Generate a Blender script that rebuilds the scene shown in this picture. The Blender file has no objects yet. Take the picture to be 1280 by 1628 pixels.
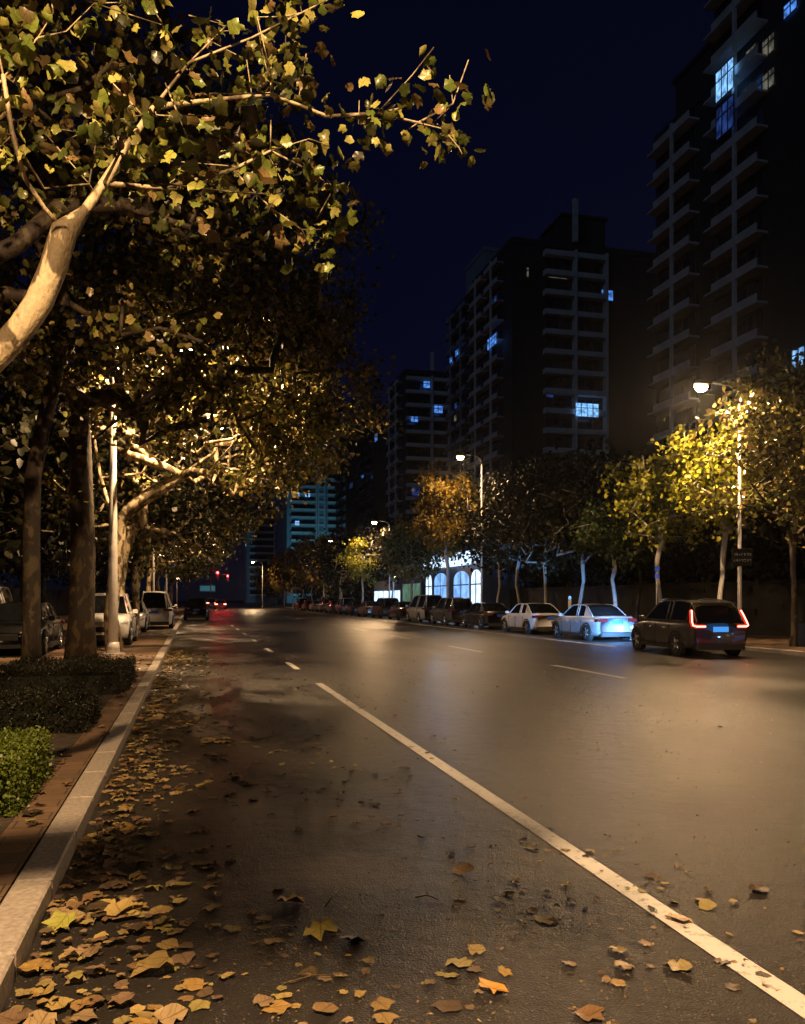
import bpy, math, random
import numpy as np
from mathutils import Vector, Matrix

# ------------------------------------------------------------------ camera, sky, added fill light, exposure
SC = bpy.context.scene
COL = SC.collection
F = 1320.0                      # focal length in photo pixels (1280 wide)
YAW = math.atan(335.0 / F)
CA, SA = math.cos(YAW), math.sin(YAW)
H = 1.7
HY = 952.0
cd = bpy.data.cameras.new('camera')
cam = bpy.data.objects.new('camera', cd)
COL.objects.link(cam)
cam.location = (0, 0, H)
cam.rotation_euler = (math.radians(90), 0, -YAW)
cd.sensor_fit = 'HORIZONTAL'
cd.sensor_width = 36
cd.lens = F / 1280 * 36
cd.shift_y = (HY - 814) / 1280
cd.clip_start = 0.05
cd.clip_end = 3000
SC.camera = cam
SC.view_settings.view_transform = 'Standard'
SC.view_settings.look = 'None'
SC.view_settings.exposure = 0.0
SC.view_settings.gamma = 1.0
SC.cycles.use_denoising = True
SC.cycles.max_bounces = 4
SC.cycles.diffuse_bounces = 2
SC.cycles.transparent_max_bounces = 6
SC.cycles.sample_clamp_indirect = 4.0
SC.cycles.caustics_reflective = False
SC.cycles.caustics_refractive = False

wd = bpy.data.worlds.new("World")
SC.world = wd
wd.use_nodes = True
wn = wd.node_tree
bg = wn.nodes['Background']
tc = wn.nodes.new('ShaderNodeTexCoord')
sp = wn.nodes.new('ShaderNodeSeparateXYZ')
rp = wn.nodes.new('ShaderNodeValToRGB')
wn.links.new(tc.outputs['Generated'], sp.inputs[0])
wn.links.new(sp.outputs['Z'], rp.inputs[0])
wn.links.new(rp.outputs[0], bg.inputs[0])
e = rp.color_ramp.elements
e[0].position = 0.0
e[0].color = (0.0016, 0.0030, 0.0075, 1)
e[1].position = 0.75
e[1].color = (0.0010, 0.0011, 0.0062, 1)
m_ = e.new(0.2)
m_.color = (0.0016, 0.0026, 0.0115, 1)
bg.inputs[1].default_value = 1.0

sd = bpy.data.lights.new('facade_fill', 'SUN')  # added dim blue sun to brighten the tower faces; no source seen
sd.energy = 0.085
sd.angle = math.radians(12)
sd.color = (0.50, 0.74, 1.0)
fill_sun = bpy.data.objects.new('facade_fill', sd)
COL.objects.link(fill_sun)
fill_sun.rotation_euler = Vector((0.72, 0.62, -0.42)).to_track_quat('-Z', 'Y').to_euler()

LAMP_COL = (1.0, 0.625, 0.31)
LAMP_W = 2600.0

# ------------------------------------------------------------------ placing helpers
def at(px, d, z=None, py=None):
    """point at depth d along the camera axis under photo column px"""
    u = (px - 640) / F * d
    x = u * CA + d * SA
    y = -u * SA + d * CA
    if z is None:
        z = H + (HY - py) * d / F
    return Vector((x, y, z))
def XatY(px, Y):
    k = (px - 640) / F
    return Y * (SA + k * CA) / (CA - k * SA)
def YatX(px, X):
    k = (px - 640) / F
    return X * (CA - k * SA) / (SA + k * CA)
def depth(X, Y):
    return X * SA + Y * CA
def Zof(py, X, Y):
    return H + (HY - py) * depth(X, Y) / F

# ------------------------------------------------------------------ mesh helpers
class MB:
    def __init__(s):
        s.v = []; s.f = []; s.m = []; s.sm = []
    def add(s, vs, fs, m=0, smooth=False):
        o = len(s.v)
        s.v += [tuple(v) for v in vs]
        s.f += [tuple(i + o for i in f) for f in fs]
        s.m += [m] * len(fs); s.sm += [smooth] * len(fs)
        return s
    def box(s, x0, x1, y0, y1, z0, z1, m=0, bev=0.0):
        if bev <= 0:
            vs = [(x, y, z) for z in (z0, z1) for y in (y0, y1) for x in (x0, x1)]
            return s.add(vs, [(0, 2, 3, 1), (4, 5, 7, 6), (0, 1, 5, 4), (2, 6, 7, 3), (0, 4, 6, 2), (1, 3, 7, 5)], m)
        # chamfered on all vertical and top edges
        b = bev
        ring = lambda q, z: [(x0 + q + b, y0 + q, z), (x1 - q - b, y0 + q, z), (x1 - q, y0 + q + b, z), (x1 - q, y1 - q - b, z),
                             (x1 - q - b, y1 - q, z), (x0 + q + b, y1 - q, z), (x0 + q, y1 - q - b, z), (x0 + q, y0 + q + b, z)]
        vs = ring(0, z0) + ring(0, z1 - b) + ring(b, z1)
        fs = []
        for k in range(2):
            for i in range(8):
                j = (i + 1) % 8
                fs.append((k * 8 + i, k * 8 + j, k * 8 + 8 + j, k * 8 + 8 + i))
        fs.append(tuple(range(16, 24))); fs.append(tuple(reversed(range(8))))
        return s.add(vs, fs, m)
    def tube(s, pts, rads, n=8, m=0, cap=True, smooth=True):
        pts = [Vector(p) for p in pts]
        k = len(pts)
        if not hasattr(rads, '__len__'):
            rads = [rads] * k
        t0 = (pts[1] - pts[0]).normalized()
        up = Vector((0, 0, 1)) if abs(t0.z) < 0.9 else Vector((1, 0, 0))
        nrm = t0.cross(up).normalized()
        vs = []
        for i in range(k):
            if i == 0: t = t0
            elif i == k - 1: t = (pts[i] - pts[i - 1]).normalized()
            else:
                t = (pts[i + 1] - pts[i - 1])
                t = t.normalized() if t.length > 1e-9 else t0
            nrm = (nrm - t * nrm.dot(t))
            nrm = nrm.normalized() if nrm.length > 1e-6 else t.orthogonal().normalized()
            b = t.cross(nrm)
            for j in range(n):
                a = 2 * math.pi * j / n
                vs.append(pts[i] + (nrm * math.cos(a) + b * math.sin(a)) * rads[i])
        fs = []
        for i in range(k - 1):
            for j in range(n):
                q = (j + 1) % n
                fs.append((i * n + j, i * n + q, (i + 1) * n + q, (i + 1) * n + j))
        if cap:
            fs.append(tuple(reversed(range(n)))); fs.append(tuple((k - 1) * n + j for j in range(n)))
        return s.add(vs, fs, m, smooth)
    def disc(s, c, ax, r, th, n=20, m=0):
        c = Vector(c); ax = Vector(ax).normalized()
        return s.tube([c - ax * th / 2, c + ax * th / 2], r, n, m, True, False)
    def build(s, name, mats, parent=None, loc=None, smooth_all=False):
        me = bpy.data.meshes.new(name)
        me.from_pydata(s.v, [], s.f)
        if not isinstance(mats, (list, tuple)): mats = [mats]
        for mm in mats: me.materials.append(mm)
        if me.polygons:
            me.polygons.foreach_set('material_index', s.m)
            me.polygons.foreach_set('use_smooth', [smooth_all or q for q in s.sm])
        me.update()
        o = bpy.data.objects.new(name, me)
        COL.objects.link(o)
        if parent is not None: o.parent = parent
        if loc is not None: o.location = loc
        return o

def tag(o, label=None, cat=None, group=None, kind=None):
    if label: o['label'] = label
    if cat: o['category'] = cat
    if group: o['group'] = group
    if kind: o['kind'] = kind
    return o
def empty(name, loc=(0, 0, 0), rz=0.0, label=None, cat=None, group=None):
    o = bpy.data.objects.new(name, None)
    COL.objects.link(o)
    o.location = loc
    o.rotation_euler = (0, 0, rz)
    o.empty_display_size = 0.2
    return tag(o, label, cat, group)
def copy_tree(o, parent=None):
    c = o.copy(); COL.objects.link(c); c.parent = parent
    for ch in list(o.children):
        copy_tree(ch, c)
    return c

# ------------------------------------------------------------------ materials
def new_mat(name):
    m = bpy.data.materials.new(name); m.use_nodes = True
    nt = m.node_tree
    return m, nt, nt.nodes['Principled BSDF']
def mat(name, col, rough=0.6, metal=0.0, var=0.15, scale=8.0, bump=0.0, coat=0.0, spec=0.5):
    m, nt, b = new_mat(name)
    b.inputs['Roughness'].default_value = rough
    b.inputs['Metallic'].default_value = metal
    b.inputs['Specular IOR Level'].default_value = spec
    if coat: b.inputs['Coat Weight'].default_value = coat; b.inputs['Coat Roughness'].default_value = 0.05
    t = nt.nodes.new('ShaderNodeTexCoord')
    n = nt.nodes.new('ShaderNodeTexNoise')
    n.inputs['Scale'].default_value = scale; n.inputs['Detail'].default_value = 5
    nt.links.new(t.outputs['Object'], n.inputs['Vector'])
    r = nt.nodes.new('ShaderNodeValToRGB')
    r.color_ramp.elements[0].position = 0.3; r.color_ramp.elements[1].position = 0.7
    r.color_ramp.elements[0].color = tuple(c * (1 - var) for c in col) + (1,)
    r.color_ramp.elements[1].color = tuple(min(1, c * (1 + var)) for c in col) + (1,)
    nt.links.new(n.outputs['Fac'], r.inputs[0]); nt.links.new(r.outputs[0], b.inputs['Base Color'])
    if bump:
        bp = nt.nodes.new('ShaderNodeBump'); bp.inputs['Strength'].default_value = bump
        bp.inputs['Distance'].default_value = 0.02
        nt.links.new(n.outputs['Fac'], bp.inputs['Height']); nt.links.new(bp.outputs[0], b.inputs['Normal'])
    return m
def emis(name, col, strength, noise=0.0, scale=2.0, base=(0.05, 0.05, 0.05)):
    m, nt, b = new_mat(name)
    b.inputs['Base Color'].default_value = base + (1,)
    b.inputs['Emission Strength'].default_value = strength
    if noise:
        t = nt.nodes.new('ShaderNodeTexCoord')
        n = nt.nodes.new('ShaderNodeTexNoise')
        n.inputs['Scale'].default_value = scale; n.inputs['Detail'].default_value = 3
        nt.links.new(t.outputs['Object'], n.inputs['Vector'])
        r = nt.nodes.new('ShaderNodeValToRGB')
        r.color_ramp.elements[0].position = 0.38; r.color_ramp.elements[1].position = 0.62
        r.color_ramp.elements[0].color = tuple(c * (1 - noise) for c in col) + (1,)
        r.color_ramp.elements[1].color = tuple(col) + (1,)
        nt.links.new(n.outputs['Fac'], r.inputs[0]); nt.links.new(r.outputs[0], b.inputs['Emission Color'])
    else:
        b.inputs['Emission Color'].default_value = tuple(col) + (1,)
    return m

def asphalt_mat():
    m, nt, b = new_mat('wet_asphalt')
    N = nt.nodes.new; L = nt.links.new
    t = N('ShaderNodeTexCoord')
    fine = N('ShaderNodeTexNoise'); fine.inputs['Scale'].default_value = 150; fine.inputs['Detail'].default_value = 4
    fine.inputs['Roughness'].default_value = 0.7
    vor = N('ShaderNodeTexVoronoi'); vor.inputs['Scale'].default_value = 95
    big = N('ShaderNodeTexNoise'); big.inputs['Scale'].default_value = 0.7; big.inputs['Detail'].default_value = 7
    big.inputs['Roughness'].default_value = 0.62
    mp = N('ShaderNodeMapping'); mp.inputs['Scale'].default_value = (1.0, 0.35, 1)
    L(t.outputs['Object'], mp.inputs[0])
    for q in (fine, vor): L(t.outputs['Object'], q.inputs['Vector'])
    L(mp.outputs[0], big.inputs['Vector'])
    c1 = N('ShaderNodeValToRGB')
    c1.color_ramp.elements[0].position = 0.3; c1.color_ramp.elements[1].position = 0.75
    c1.color_ramp.elements[0].color = (0.009, 0.008, 0.0075, 1); c1.color_ramp.elements[1].color = (0.055, 0.048, 0.043, 1)
    L(fine.outputs['Fac'], c1.inputs[0])
    mx = N('ShaderNodeMix'); mx.data_type = 'RGBA'; mx.blend_type = 'MULTIPLY'
    mx.inputs['Factor'].default_value = 0.55
    c2 = N('ShaderNodeValToRGB')
    c2.color_ramp.elements[0].position = 0.28; c2.color_ramp.elements[1].position = 0.72
    c2.color_ramp.elements[0].color = (0.45, 0.42, 0.40, 1); c2.color_ramp.elements[1].color = (1, 1, 1, 1)
    L(big.outputs['Fac'], c2.inputs[0])
    L(c1.outputs[0], mx.inputs['A']); L(c2.outputs[0], mx.inputs['B'])
    # hairline cracks and pale aggregate chips
    dn = N('ShaderNodeTexNoise'); dn.inputs['Scale'].default_value = 1.6; dn.inputs['Detail'].default_value = 6
    L(t.outputs['Object'], dn.inputs['Vector'])
    va = N('ShaderNodeVectorMath'); va.operation = 'MULTIPLY_ADD'; va.inputs[1].default_value = (1.4, 1.4, 0)
    L(dn.outputs['Color'], va.inputs[0]); L(t.outputs['Object'], va.inputs[2])
    ck = N('ShaderNodeTexVoronoi'); ck.feature = 'DISTANCE_TO_EDGE'; ck.inputs['Scale'].default_value = .22
    L(va.outputs[0], ck.inputs['Vector'])
    cr = N('ShaderNodeMapRange'); cr.inputs['From Min'].default_value = 0.0; cr.inputs['From Max'].default_value = 0.007
    cr.inputs['To Min'].default_value = .25; cr.inputs['To Max'].default_value = 1
    L(ck.outputs['Distance'], cr.inputs['Value'])
    m2 = N('ShaderNodeMix'); m2.data_type = 'RGBA'; m2.blend_type = 'MULTIPLY'; m2.inputs['Factor'].default_value = 1
    L(mx.outputs['Result'], m2.inputs['A']); L(cr.outputs[0], m2.inputs['B'])
    v2 = N('ShaderNodeTexVoronoi'); v2.inputs['Scale'].default_value = 38
    L(t.outputs['Object'], v2.inputs['Vector'])
    chp = N('ShaderNodeMapRange'); chp.inputs['From Min'].default_value = .12; chp.inputs['From Max'].default_value = .20
    chp.inputs['To Min'].default_value = 1; chp.inputs['To Max'].default_value = 0
    L(v2.outputs['Distance'], chp.inputs['Value'])
    hs = N('ShaderNodeSeparateColor'); L(v2.outputs['Color'], hs.inputs[0])
    gt = N('ShaderNodeMath'); gt.operation = 'GREATER_THAN'; gt.inputs[1].default_value = .55
    L(hs.outputs[0], gt.inputs[0])
    ml = N('ShaderNodeMath'); ml.operation = 'MULTIPLY'; L(chp.outputs[0], ml.inputs[0]); L(gt.outputs[0], ml.inputs[1])
    m3 = N('ShaderNodeMix'); m3.data_type = 'RGBA'; m3.inputs['B'].default_value = (.20, .175, .15, 1)
    L(ml.outputs[0], m3.inputs['Factor']); L(m2.outputs['Result'], m3.inputs['A'])
    L(m3.outputs['Result'], b.inputs['Base Color'])
    rr = N('ShaderNodeMapRange')
    rr.inputs['From Min'].default_value = 0.28; rr.inputs['From Max'].default_value = 0.72
    rr.interpolation_type = 'SMOOTHSTEP'
    rr.inputs['To Min'].default_value = 0.285; rr.inputs['To Max'].default_value = 0.35
    L(big.outputs['Fac'], rr.inputs['Value']); L(rr.outputs[0], b.inputs['Roughness'])
    b.inputs['Specular IOR Level'].default_value = 0.6
    bp = N('ShaderNodeBump'); bp.inputs['Strength'].default_value = 0.6; bp.inputs['Distance'].default_value = 0.006
    ad = N('ShaderNodeMath'); ad.operation = 'ADD'
    L(fine.outputs['Fac'], ad.inputs[0]); L(vor.outputs['Distance'], ad.inputs[1])
    md = N('ShaderNodeTexNoise'); md.inputs['Scale'].default_value = 5; md.inputs['Detail'].default_value = 6
    md.inputs['Roughness'].default_value = .6
    L(t.outputs['Object'], md.inputs['Vector'])
    ma = N('ShaderNodeMath'); ma.operation = 'MULTIPLY_ADD'; ma.inputs[1].default_value = 5.0
    L(md.outputs['Fac'], ma.inputs[0]); L(ad.outputs[0], ma.inputs[2])
    L(ma.outputs[0], bp.inputs['Height']); L(bp.outputs[0], b.inputs['Normal'])
    return m

def paint_mat():
    m, nt, b = new_mat('worn_road_paint')
    N = nt.nodes.new; L = nt.links.new
    t = N('ShaderNodeTexCoord')
    n = N('ShaderNodeTexNoise'); n.inputs['Scale'].default_value = 14; n.inputs['Detail'].default_value = 8
    n.inputs['Roughness'].default_value = 0.75
    L(t.outputs['Object'], n.inputs['Vector'])
    r = N('ShaderNodeValToRGB')
    r.color_ramp.elements[0].position = 0.34; r.color_ramp.elements[1].position = 0.47
    r.color_ramp.elements[0].color = (0.20, 0.19, 0.17, 1); r.color_ramp.elements[1].color = (0.60, 0.58, 0.54, 1)
    L(n.outputs['Fac'], r.inputs[0]); L(r.outputs[0], b.inputs['Base Color'])
    b.inputs['Roughness'].default_value = 0.5
    bp = N('ShaderNodeBump'); bp.inputs['Strength'].default_value = 0.4; bp.inputs['Distance'].default_value = 0.01
    L(n.outputs['Fac'], bp.inputs['Height']); L(bp.outputs[0], b.inputs['Normal'])
    return m

def paver_mat():
    m, nt, b = new_mat('pavers')
    N = nt.nodes.new; L = nt.links.new
    t = N('ShaderNodeTexCoord')
    br = N('ShaderNodeTexBrick')
    br.inputs['Scale'].default_value = 1.0
    br.inputs['Brick Width'].default_value = 0.4; br.inputs['Row Height'].default_value = 0.2
    br.inputs['Mortar Size'].default_value = 0.006
    br.inputs['Color1'].default_value = (0.24, 0.15, 0.09, 1); br.inputs['Color2'].default_value = (0.17, 0.11, 0.07, 1)
    br.inputs['Mortar'].default_value = (0.05, 0.04, 0.03, 1)
    L(t.outputs['Object'], br.inputs['Vector'])
    n = N('ShaderNodeTexNoise'); n.inputs['Scale'].default_value = 12; n.inputs['Detail'].default_value = 6
    L(t.outputs['Object'], n.inputs['Vector'])
    mx = N('ShaderNodeMix'); mx.data_type = 'RGBA'; mx.blend_type = 'MULTIPLY'; mx.inputs['Factor'].default_value = 0.5
    L(br.outputs['Color'], mx.inputs['A']); L(n.outputs['Fac'], mx.inputs['B']); L(mx.outputs['Result'], b.inputs['Base Color'])
    b.inputs['Roughness'].default_value = 0.6
    bp = N('ShaderNodeBump'); bp.inputs['Strength'].default_value = 0.5; bp.inputs['Distance'].default_value = 0.01
    L(n.outputs['Fac'], bp.inputs['Height']); L(bp.outputs[0], b.inputs['Normal'])
    return m

def bark_mat(name, pale, dark, th=0.5):
    m, nt, b = new_mat(name)
    N = nt.nodes.new; L = nt.links.new
    t = N('ShaderNodeTexCoord')
    mp = N('ShaderNodeMapping'); mp.inputs['Scale'].default_value = (1, 1, 0.55)
    L(t.outputs['Object'], mp.inputs[0])
    n = N('ShaderNodeTexNoise'); n.inputs['Scale'].default_value = 5.5; n.inputs['Detail'].default_value = 3
    n.inputs['Distortion'].default_value = 0.6
    f = N('ShaderNodeTexNoise'); f.inputs['Scale'].default_value = 45; f.inputs['Detail'].default_value = 5
    L(mp.outputs[0], n.inputs['Vector']); L(mp.outputs[0], f.inputs['Vector'])
    r = N('ShaderNodeValToRGB')
    r.color_ramp.elements[0].position = th - 0.03; r.color_ramp.elements[1].position = th + 0.03
    r.color_ramp.elements[0].color = tuple(dark) + (1,); r.color_ramp.elements[1].color = tuple(pale) + (1,)
    L(n.outputs['Fac'], r.inputs[0])
    mx = N('ShaderNodeMix'); mx.data_type = 'RGBA'; mx.blend_type = 'MULTIPLY'; mx.inputs['Factor'].default_value = 0.6
    L(r.outputs[0], mx.inputs['A']); L(f.outputs['Fac'], mx.inputs['B']); L(mx.outputs['Result'], b.inputs['Base Color'])
    b.inputs['Roughness'].default_value = 0.75
    bp = N('ShaderNodeBump'); bp.inputs['Strength'].default_value = 0.5; bp.inputs['Distance'].default_value = 0.02
    ad = N('ShaderNodeMath'); ad.operation = 'ADD'
    L(n.outputs['Fac'], ad.inputs[0]); L(f.outputs['Fac'], ad.inputs[1]); L(ad.outputs[0], bp.inputs['Height'])
    L(bp.outputs[0], b.inputs['Normal'])
    return m

def leaf_mat(name, cols, source='island', transl=0.35, rough=0.45):
    m, nt, b = new_mat(name)
    N = nt.nodes.new; L = nt.links.new
    if source == 'island':
        g = N('ShaderNodeNewGeometry'); out = g.outputs['Random Per Island']
    else:
        g = N('ShaderNodeObjectInfo'); out = g.outputs['Random']
    r = N('ShaderNodeValToRGB')
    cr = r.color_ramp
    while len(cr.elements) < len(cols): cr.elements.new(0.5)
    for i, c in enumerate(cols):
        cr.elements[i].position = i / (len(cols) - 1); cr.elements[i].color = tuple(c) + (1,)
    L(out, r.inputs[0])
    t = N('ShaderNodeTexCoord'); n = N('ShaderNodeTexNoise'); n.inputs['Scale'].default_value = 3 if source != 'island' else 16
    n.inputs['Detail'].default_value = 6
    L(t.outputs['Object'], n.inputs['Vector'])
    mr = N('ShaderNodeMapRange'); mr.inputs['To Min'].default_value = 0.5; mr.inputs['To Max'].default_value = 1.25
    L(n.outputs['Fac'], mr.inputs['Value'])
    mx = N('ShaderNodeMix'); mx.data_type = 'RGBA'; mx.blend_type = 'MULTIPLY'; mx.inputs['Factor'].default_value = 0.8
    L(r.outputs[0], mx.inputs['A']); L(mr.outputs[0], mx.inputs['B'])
    # midrib and side veins from the leaf's own coordinates
    uvn = N('ShaderNodeUVMap'); sx = N('ShaderNodeSeparateXYZ'); L(uvn.outputs[0], sx.inputs[0])
    def mth(op, a, bb=None, cc=None):
        q = N('ShaderNodeMath'); q.operation = op
        for i_, v_ in enumerate((a, bb, cc)):
            if v_ is None: continue
            if isinstance(v_, (int, float)): q.inputs[i_].default_value = v_
            else: L(v_, q.inputs[i_])
        return q.outputs[0]
    ax = mth('ABSOLUTE', sx.outputs['X'])
    rib = mth('LESS_THAN', ax, .022)
    fr_ = mth('FRACT', mth('MULTIPLY', mth('SUBTRACT', sx.outputs['Y'], mth('MULTIPLY', ax, .9)), 4.2))
    vein = mth('MAXIMUM', rib, mth('LESS_THAN', fr_, .09))
    mv = N('ShaderNodeMix'); mv.data_type = 'RGBA'; mv.blend_type = 'MULTIPLY'
    mv.inputs['B'].default_value = (.55, .5, .45, 1)
    L(vein, mv.inputs['Factor']); L(mx.outputs['Result'], mv.inputs['A'])
    mx = mv
    L(mx.outputs['Result'], b.inputs['Base Color'])
    b.inputs['Roughness'].default_value = rough
    b.inputs['Specular IOR Level'].default_value = 0.4
    if transl > 0:
        tr = N('ShaderNodeBsdfTranslucent'); L(mx.outputs['Result'], tr.inputs['Color'])
        ms = N('ShaderNodeMixShader'); ms.inputs[0].default_value = transl
        L(b.outputs[0], ms.inputs[1]); L(tr.outputs[0], ms.inputs[2])
        L(ms.outputs[0], nt.nodes['Material Output'].inputs['Surface'])
    return m

M = {}
M['asphalt'] = asphalt_mat()
M['paint'] = paint_mat()
M['pavers'] = paver_mat()
M['kerb'] = mat('kerb_granite', (0.33, 0.29, 0.25), 0.65, var=0.25, scale=30, bump=0.4)
M['soil'] = mat('soil', (0.045, 0.032, 0.02), 0.9, var=0.5, scale=20, bump=0.8)
M['terrain'] = mat('terrain', (0.04, 0.04, 0.03), 0.9, var=0.4, scale=0.5)
M['bark'] = bark_mat('plane_bark', (0.62, 0.50, 0.30), (0.12, 0.085, 0.04), 0.49)
M['bark_shaded'] = bark_mat('shaded_bark', (0.13, 0.095, 0.05), (0.045, 0.03, 0.018), 0.54)  # darker copy of the plane bark, standing in for shade on unlit trunks
M['bark_white'] = bark_mat('limewashed_bark', (0.60, 0.57, 0.52), (0.42, 0.38, 0.33), 0.4)
M['leaf_near'] = leaf_mat('plane_leaves', [(0.42, 0.44, 0.08), (0.03, 0.035, 0.01), (0.18, 0.25, 0.04), (0.54, 0.50, 0.12), (.02,.022,.01), (0.05, 0.05, 0.015), (0.30, 0.20, 0.08), (.02,.02,.008), (0.24, 0.30, 0.05), (.03,.035,.012), (.48,.45,.12), (.03,.03,.01)], transl=.2, rough=.32)  # near-black and pale tones put shade and highlights into the leaf colour
M['leaf_mid'] = leaf_mat('plane_leaves_dense', [(0.52, 0.42, 0.10), (0.02, 0.02, 0.01), (0.24, 0.26, 0.05), (.015,.015,.007), (0.60, 0.50, 0.14), (.03,.022,.01), (0.36, 0.26, 0.11), (.025,.02,.008), (0.28, 0.30, 0.07), (.015,.015,.007)], transl=0.12, rough=.28)  # near-black half of the tones stands in for leaves in shadow
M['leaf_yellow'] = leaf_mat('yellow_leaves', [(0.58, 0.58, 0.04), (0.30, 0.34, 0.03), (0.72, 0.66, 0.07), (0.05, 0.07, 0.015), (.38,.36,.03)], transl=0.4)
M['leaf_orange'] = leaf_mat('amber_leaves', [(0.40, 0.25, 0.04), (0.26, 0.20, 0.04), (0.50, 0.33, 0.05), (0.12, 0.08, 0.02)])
M['leaf_shaded'] = leaf_mat('shaded_leaves', [(0.012, 0.016, 0.006), (0.028, 0.025, 0.008), (0.009, 0.014, 0.005), (0.04, 0.032, 0.01)], transl=0.15)  # near-black leaf copy, shade between the lamps put into the colour
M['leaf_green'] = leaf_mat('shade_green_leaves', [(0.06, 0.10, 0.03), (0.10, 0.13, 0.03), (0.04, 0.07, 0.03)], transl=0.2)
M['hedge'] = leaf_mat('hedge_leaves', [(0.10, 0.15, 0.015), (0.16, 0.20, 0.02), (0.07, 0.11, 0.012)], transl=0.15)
FALL = [(0.36, 0.23, 0.07), (0.16, 0.09, 0.05), (0.46, 0.34, 0.12), (0.05, 0.035, 0.022), (0.34, 0.24, 0.13), (0.28, 0.25, 0.07), (0.24, 0.16, 0.10), (.04,.03,.02), (.20,.13,.08)]
M['fall'] = leaf_mat('fallen_leaf', FALL, source='object', transl=0.0, rough=0.42)
M['litter'] = leaf_mat('leaf_litter', FALL, transl=0.0, rough=0.42)
M['pole'] = mat('galvanised_pole', (0.52, 0.49, 0.46), 0.5, 0.2, var=0.1)
M['dark_metal'] = mat('dark_metal', (0.03, 0.03, 0.03), 0.5, 0.4)
M['lamp_rim'] = emis('lamp_rim', (1.0, 0.55, 0.2), 3.5)
M['lamp_lens'] = emis('lamp_lens', (1.0, 0.72, 0.42), 90.0)
M['tyre'] = mat('tyre_rubber', (0.012, 0.012, 0.012), 0.8)
M['rim'] = mat('alloy_rim', (0.5, 0.5, 0.52), 0.3, 0.9)
M['glass'] = mat('dark_car_glass', (0.006, 0.007, 0.008), 0.08, 0.0, var=0.0, spec=0.45)
M['plastic'] = mat('black_plastic', (0.015, 0.015, 0.015), 0.6)
M['chrome'] = mat('chrome_trim', (0.6, 0.6, 0.6), 0.2, 1.0)
M['p_dark'] = mat('dark_grey_paint', (0.075, 0.073, 0.068), 0.3, 0.3, var=0.05, coat=0.8)
M['p_black'] = mat('black_paint', (0.010, 0.010, 0.011), 0.3, 0.1, var=0.05, coat=0.8)
M['p_white'] = mat('white_paint', (0.78, 0.77, 0.76), 0.35, 0.0, var=0.04, coat=0.6)
M['p_silver'] = mat('silver_paint', (0.34, 0.35, 0.37), 0.35, 0.3, var=0.05, coat=0.6)
M['p_grey'] = mat('grey_paint', (0.15, 0.15, 0.155), 0.35, 0.3, var=0.05, coat=0.6)
M['p_red'] = mat('red_paint', (0.25, 0.02, 0.02), 0.35, 0.1, var=0.05, coat=0.6)
M['tail_off'] = mat('unlit_tail_lens', (0.10, 0.008, 0.008), 0.2, var=0.0)
M['head_off'] = mat('unlit_headlight_lens', (0.55, 0.55, 0.56), 0.12, 0.3, var=0.0)
M['tail_on'] = emis('lit_tail_lens', (1.0, 0.22, 0.14), 9.0)
M['tail_red'] = emis('red_tail_lens', (1.0, 0.02, 0.01), 1.2)
M['head_on'] = emis('lit_headlight_lens', (0.6, 0.8, 1.0), 3.0)
M['plate_lit'] = emis('lit_plate', (0.05, 0.35, 0.95), 0.9, base=(0.05, 0.1, 0.4))
M['plate'] = mat('blue_plate', (0.03, 0.09, 0.5), 0.4, var=0.1)
M['plate_mark'] = mat('plate_characters', (0.7, 0.7, 0.7), 0.5)
M['wall'] = mat('tower_wall', (0.025, 0.028, 0.038), 0.85, var=0.2, scale=0.4)
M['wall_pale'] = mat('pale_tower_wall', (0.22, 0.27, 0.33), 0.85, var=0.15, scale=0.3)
M['band'] = mat('balcony_render', (0.50, 0.52, 0.55), 0.8, var=0.15, scale=1.0)
M['tglass'] = mat('tower_glass', (0.012, 0.014, 0.02), 0.12, var=0.2, scale=0.5)
M['tframe'] = mat('window_frame', (0.06, 0.06, 0.06), 0.5)
M['w_blue'] = emis('lit_window_blue', (0.10, 0.32, 1.0), 1.1, 0.75, 1.6)
M['w_bright'] = emis('lit_window_bright', (0.22, 0.52, 1.0), 1.6, 0.7, 1.8)
M['w_dim'] = emis('lit_window_dim', (0.03, 0.08, 0.35), 0.55, 0.8, 1.2)
M['w_warm'] = emis('lit_window_warm', (0.40, 0.38, 0.28), 0.35, 0.85, 1.4)
M['shop_glass'] = emis('shop_window_lit', (0.22, 0.48, 1.0), 1.5, 0.5, 0.9)
M['shop_white'] = emis('shop_sign_lit', (0.55, 0.75, 1.0), 2.2, 0.4, 1.5)
M['shop_green'] = emis('shop_window_green', (0.20, 0.42, 0.28), 0.5, 0.5, 1.0)
M['shop_wall'] = mat('shop_wall', (0.10, 0.12, 0.2), 0.7)
M['sign'] = mat('sign_panel', (0.012, 0.012, 0.012), 0.5)
M['sign_text'] = mat('sign_lettering', (0.55, 0.54, 0.50), 0.5)
M['red_lens'] = emis('red_signal_lens', (1.0, 0.05, 0.05), 22.0)
M['teal'] = emis('teal_screen', (0.02, 0.25, 0.35), .35)
M['blue_sign'] = emis('small_blue_sign', (0.03, 0.10, 0.6), 0.5)
M['wallstone'] = mat('boundary_wall', (0.02, 0.018, 0.016), 0.9, var=0.3, scale=2)

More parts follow.
